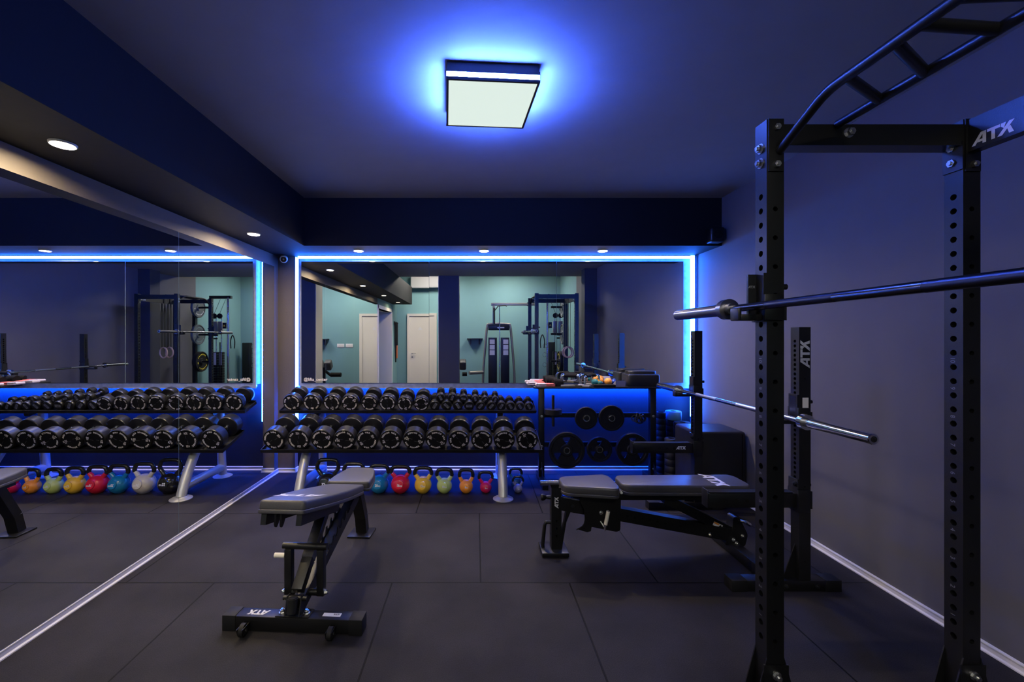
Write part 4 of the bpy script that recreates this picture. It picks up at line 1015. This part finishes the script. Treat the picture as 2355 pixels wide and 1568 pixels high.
# ---------------------------------------------------------------- camera and speaker at the soffit
t = thing('security_camera', 'small white security camera under the soffit in the mirror corner', 'security camera', (-2.055, 4.60, 2.318))
bm = nb(); lathe(bm, [(.028, 0), (.028, .022), (.020, .028)], Matrix.Translation((-.02, 0, 0)), 24); obj('mount', bm, M_WHITE, t)
bm = nb(); lathe(bm, [(.020, -.045), (.034, -.03), (.038, 0), (.038, .028), (.034, .034)], axis((.0, -.028, -.012), (.3, -1, -.35)), 28); obj('housing', bm, M_WHITE, t)
bm = nb(); lathe(bm, [(.029, .033), (.029, .036), (.012, .037), (.010, .034)], axis((.0, -.028, -.012), (.3, -1, -.35)), 28); obj('lens', bm, M_BLACKG, t)
t = thing('speaker', 'small black speaker on the back soffit at the grey wall', 'speaker', (2.27, 4.05, 2.42))
bm = nb(); prism(bm, rpoly([(-.07, -.06), (.07, -.06), (.07, .058), (-.07, .058)], .03), -.06, .08, None, .02, .02); obj('cabinet', bm, M_BLACK, t)
bm = nb(); cyl(bm, (0, -.061, .01), (0, -.064, .01), .04, seg=28); obj('grille', bm, M_FACE, t)
# ================================================================ the teal room behind the camera (seen in the mirrors)
M_FR = mat('taupe_frame_metal', (.26, .24, .20), .35, .5)
# lat tower with two slanted legs
lt = thing('lat_pulldown_machine', 'lat pulldown tower with two slanted grey legs and white weight charts', 'gym machine', (.60, -1.9, 0))
for s in (-1, 1):
    bm = nb(); tube(bm, smooth_path([(s * .42, 0, 0), (s * .40, 0, .6), (s * .345, 0, 1.3), (s * .30, 0, 1.74), (s * .24, 0, 1.795), (0, 0, 1.81)], 5), .032, 14); obj('leg', bm, M_FR, lt)
    bm = nb(); b6(bm, s * .27 - .0, s * .05, -.05, .10, .0, 1.45, .01); sh = obj('weight_shroud', bm, M_BLACK, lt)
    bm = nb()
    for k in range(3): b6(bm, s * .24, s * .11, .1005, .102, 1.0 + k * .14, 1.12 + k * .14)
    obj('weight_chart', bm, M_WHITE, sh)
bm = nb(); b6(bm, -.27, .27, -.02, .035, 1.64, 1.78, .01); hp = obj('head_panel', bm, M_BLACK, lt)
bm = nb(); prism(bm, [(-.02, 0), (.05, .035), (-.02, .07)], 0, .001, basis((.0, .0355, 1.67), (-1, 0, 0), (0, 0, 1))); b6(bm, .03, .14, .0352, .0362, 1.695, 1.72); obj('panel_print', bm, M_LOGO, hp)
bm = nb(); b6(bm, -.16, -.10, -.02, .04, 1.79, 2.31); obj('mast', bm, M_FR, lt)
bm = nb(); cyl(bm, (.02, .12, .05), (.02, .02, 2.29), .014, seg=14); obj('guide_rod', bm, M_CHROME, lt)
bm = nb(); tube(bm, [(-.14, .05, 2.11), (-.02, .10, 2.26), (.16, .12, 2.28), (.20, .12, 2.25)], .013, 10); obj('lat_bar', bm, M_BLACK, lt)
bm = nb(); b6(bm, -.14, -.10, .04, .10, 1.80, 2.22); obj('hanging_straps', bm, M_RUB, lt)
bm = nb(); cyl(bm, (-.76, .25, .55), (-.42, .05, .55), .045, seg=18); obj('seat_beam', bm, M_FR, lt)
bm = nb(); b6(bm, -.20, .95, -.03, .04, 2.28, 2.35, .005); obj('top_beam', bm, M_GREYMET, lt)
# functional cable machine
cm = thing('cable_machine', 'cable pulley machine with twin weight stacks in the teal corner', 'gym machine', (1.88, -1.15, 0))
bm = nb(); cyl(bm, (-.16, .1, .05), (-.16, .1, 2.42), .028, seg=16); obj('column', bm, M_CHROME, cm)
bm = nb()
for x in (.03, .16): cyl(bm, (x, .05, .1), (x, .05, 1.95), .012, seg=12)
obj('guide_rod', bm, M_CHROME, cm)
for x in (.03, .16):
    bm = nb()
    for k in range(14): b6(bm, x - .045, x + .045, .0, .1, .25 + k * .062, .306 + k * .062)
    obj('weight_stack', bm, M_IRON, cm)
    bm = nb(); b6(bm, x - .03, x + .03, .1005, .102, .8, 1.10); obj('weight_chart', bm, M_WHITE, cm)
    bm = nb(); lathe(bm, [(.01, -.012), (.062, -.012), (.055, 0), (.062, .012), (.01, .012)], axis((x, .12, 1.98), (0, 1, 0)), 28); obj('pulley', bm, M_RUB, cm)
    bm = nb(); b6(bm, x - .05, x + .05, .02, .11, 1.55, 1.85, .008); obj('carriage', bm, M_GREYMET, cm)
bm = nb(); cyl(bm, (.03, .12, 2.04), (-.10, .1, 2.38), .004); cyl(bm, (.16, .12, 2.04), (.03, .1, 2.38), .004); obj('cable', bm, M_RUB, cm)
bm = nb(); b6(bm, -.22, .30, .02, .10, 2.40, 2.47); obj('top_beam', bm, M_BLACK, cm)
bm = nb(); b6(bm, -.24, .30, -.1, .25, 0, .06); obj('base', bm, M_BLACK, cm)
bm = nb(); b6(bm, .08, .20, .10, .14, 1.50, 1.54); cyl(bm, (.05, .18, 1.44), (.26, .18, 1.44), .018); cyl(bm, (.0, .16, .55), (.0, .16, 1.35), .012); obj('grip_handle', bm, M_RUB, cm)
bm = nb(); tube(bm, smooth_path([(-.32, .12, 1.20), (-.33, .12, 1.38), (-.28, .12, 1.52), (-.23, .12, 1.38), (-.24, .12, 1.20)], 5), .012, 10); obj('rope_handle', bm, M_RUB, cm)
bm = nb(); b6(bm, -.14, -.06, .13, .16, 1.68, 1.82); obj('warning_plate', bm, M_BLACK, cm)
bm = nb(); prism(bm, [(-.025, 0), (.025, 0), (0, .045)], 0, .001, basis((-.10, .161, 1.73), (-1, 0, 0), (0, 0, 1))); obj('warning_sign', bm, mat('warning_yellow', (.8, .55, .05), .5), cm)
# plate tree with bumper plates at the wall
pt = thing('plate_tree', 'black post with pegs for bumper plates behind the power rack', 'plate storage', (2.01, -.28, 0))
bm = nb(); b6(bm, -.035, .035, -.035, .035, .0, 2.35); obj('post', bm, M_BLACK, pt)
bm = nb(); b6(bm, -.20, .14, -.20, .20, 0, .012); obj('foot_plate', bm, M_BLACK, pt)
for k, (z, n) in enumerate(((2.13, 1), (1.53, 1), (.93, 2))):
    bm = nb(); cyl(bm, (-.03, 0, z), (-.34, 0, z), .0235, seg=20); obj('peg', bm, M_BLACK, pt)
    grey = mat('bumper_grey', (.07, .085, .085), .6)
    cols = [M_WHITE, mat('faded_green_print', (.16, .26, .24), .6), mat('yellow_print', (.75, .62, .05), .5)][k]
    lab = ['grey bumper plate with white lettering on the top peg', 'grey bumper plate with faded green lettering on the middle peg', 'black bumper plate with yellow lettering on the lowest peg'][k]
    plate(lab, 2.01 - .075 - (.05 if k == 2 else 0), -.28, z - .0026, .225, .05 if k < 2 else .09, False, grey if k < 2 else M_RUB, (-1, 0, 0), .10, cols, ['5', '10', '15'][k])
# rings hung from the rack side member
for i, (dy, l) in enumerate(((0, 'wooden gymnastic ring hanging from the power rack, nearer the mirror'), (-.16, 'wooden gymnastic ring hanging from the power rack, nearer the teal room'))):
    t = thing('gymnastic_ring', l, 'gymnastic ring', (1.80, .95 + dy, 1.17), 0, 'gymnastic rings')
    bm = nb(); tube(bm, [(0, .10 * math.cos(2 * PI * k / 40), .10 * math.sin(2 * PI * k / 40)) for k in range(40)], .014, 14, True); R_ = bm
    for v in R_.verts: v.co = rotm('Z', 1.25) @ v.co
    obj('ring', bm, mat('ring_wood', (.45, .30, .24), .5), t)
    bm = nb()
    for s in (-1, 1): b6(bm, s * .028 - .001, s * .028 + .001, -.018, .018, .10, 1.068)
    b6(bm, -.029, .029, -.018, .018, 1.073, 1.075); b6(bm, -.029, .029, -.018, .018, .085, .087); obj('strap', bm, M_RUB, t)
# preacher bench with rollers
hb = thing('hyperextension_bench', 'hyperextension bench with two black pads and a foam roller in the teal room', 'bench', (-.53, -1.75, 0))
for x in (-.02, .20):
    bm = nb(); box(bm, (x, .0, .76), (.17, .20, .24), rotm('X', -.5), .04, 4); obj('thigh_pad', bm, M_LEATH, hb)
bm = nb(); beam(bm, (.09, 0, .70), (.09, -.05, .05), .06, .06); beam(bm, (.09, .35, .05), (.09, -.55, .05), .06, .06); beam(bm, (.09, -.02, .62), (-.12, .1, .50), .05, .05); b6(bm, -.25, .35, .32, .38, 0, .06); b6(bm, -.25, .35, -.58, -.52, 0, .06); obj('frame', bm, M_BLACK, hb)
bm = nb(); cyl(bm, (-.38, .12, .52), (-.12, .12, .52), .055, seg=20); cyl(bm, (.19, .12, .52), (.31, .12, .52), .05, seg=20); obj('foam_roller', bm, M_FOAM, hb)
# shelf, switches, air conditioner, band hook on the teal walls
t = thing('wall_shelf', 'small grey wall shelf on the teal wall', 'shelf', (-.02, YR, 1.40)); bm = nb(); b6(bm, -.22, .22, 0, .16, 0, .025); obj('board', bm, M_GREYMET if False else M_BLACK, t)
bm = nb()
for x in (-.12, .12): b6(bm, x - .02, x + .02, 0, .12, -.14, 0)
obj('bracket', bm, M_BLACK, t)
for x, l in ((-.80, 'white socket plate on the teal wall nearer the cream door'), (-.56, 'white switch plate on the teal wall nearer the shelf')):
    t = thing('switch_plate', l, 'switch', (x, YR, 1.24), 0, 'switch plates'); bm = nb(); b6(bm, -.10, .10, 0, .012, -.05, .05, .004); o = obj('plate', bm, M_WHITE, t)
    bm = nb()
    for k in range(3): b6(bm, -.065 + k * .045, -.035 + k * .045, .012, .016, -.02, .02)
    obj('rocker', bm, M_DOOR, t)
t = thing('air_conditioner', 'white wall air conditioner above the cream door', 'air conditioner', (-1.32, YR, 2.98)); bm = nb(); b6(bm, -.42, .42, 0, .22, -.15, .17, .03, 3); o = obj('body', bm, M_WHITE, t)
bm = nb(); b6(bm, -.39, .39, .19, .215, -.152, -.138); obj('vent', bm, M_DIM, t)
t = thing('band_hook', 'wall hook hung with orange and black exercise bands', 'hook', (XL, -2.38, 1.85)); bm = nb(); b6(bm, 0, .02, -.12, .12, -.05, .05); cyl(bm, (.02, 0, 0), (.10, 0, 0), .012); obj('hook_bar', bm, M_BLACK, t)
bm = nb(); b6(bm, .03, .07, -.07, -.03, -.95, .02, .005); obj('orange_band', bm, mat('orange_band', (.75, .16, .04), .5), t)
bm = nb(); b6(bm, .03, .09, -.02, .06, -.60, .03, .02); b6(bm, .03, .06, .07, .10, -1.05, .02, .005); obj('black_band', bm, M_RUB, t)
t = thing('accessory_post', 'black accessory post with carabiners in the teal corner', 'accessory holder', (2.05, YR + .25, 0)); bm = nb(); b6(bm, -.10, .10, -.08, .08, 0, 1.32, .01); obj('post', bm, M_BLACK, t)
bm = nb()
for z in (1.22, .98, .70):
    tube(bm, [(-.10 - .06 + .05 * math.cos(a), .0 + .0, z + .06 * math.sin(a)) for a in [2 * PI * k / 14 for k in range(14)]], .006, 8, True)
obj('carabiner', bm, M_CHROME, t)
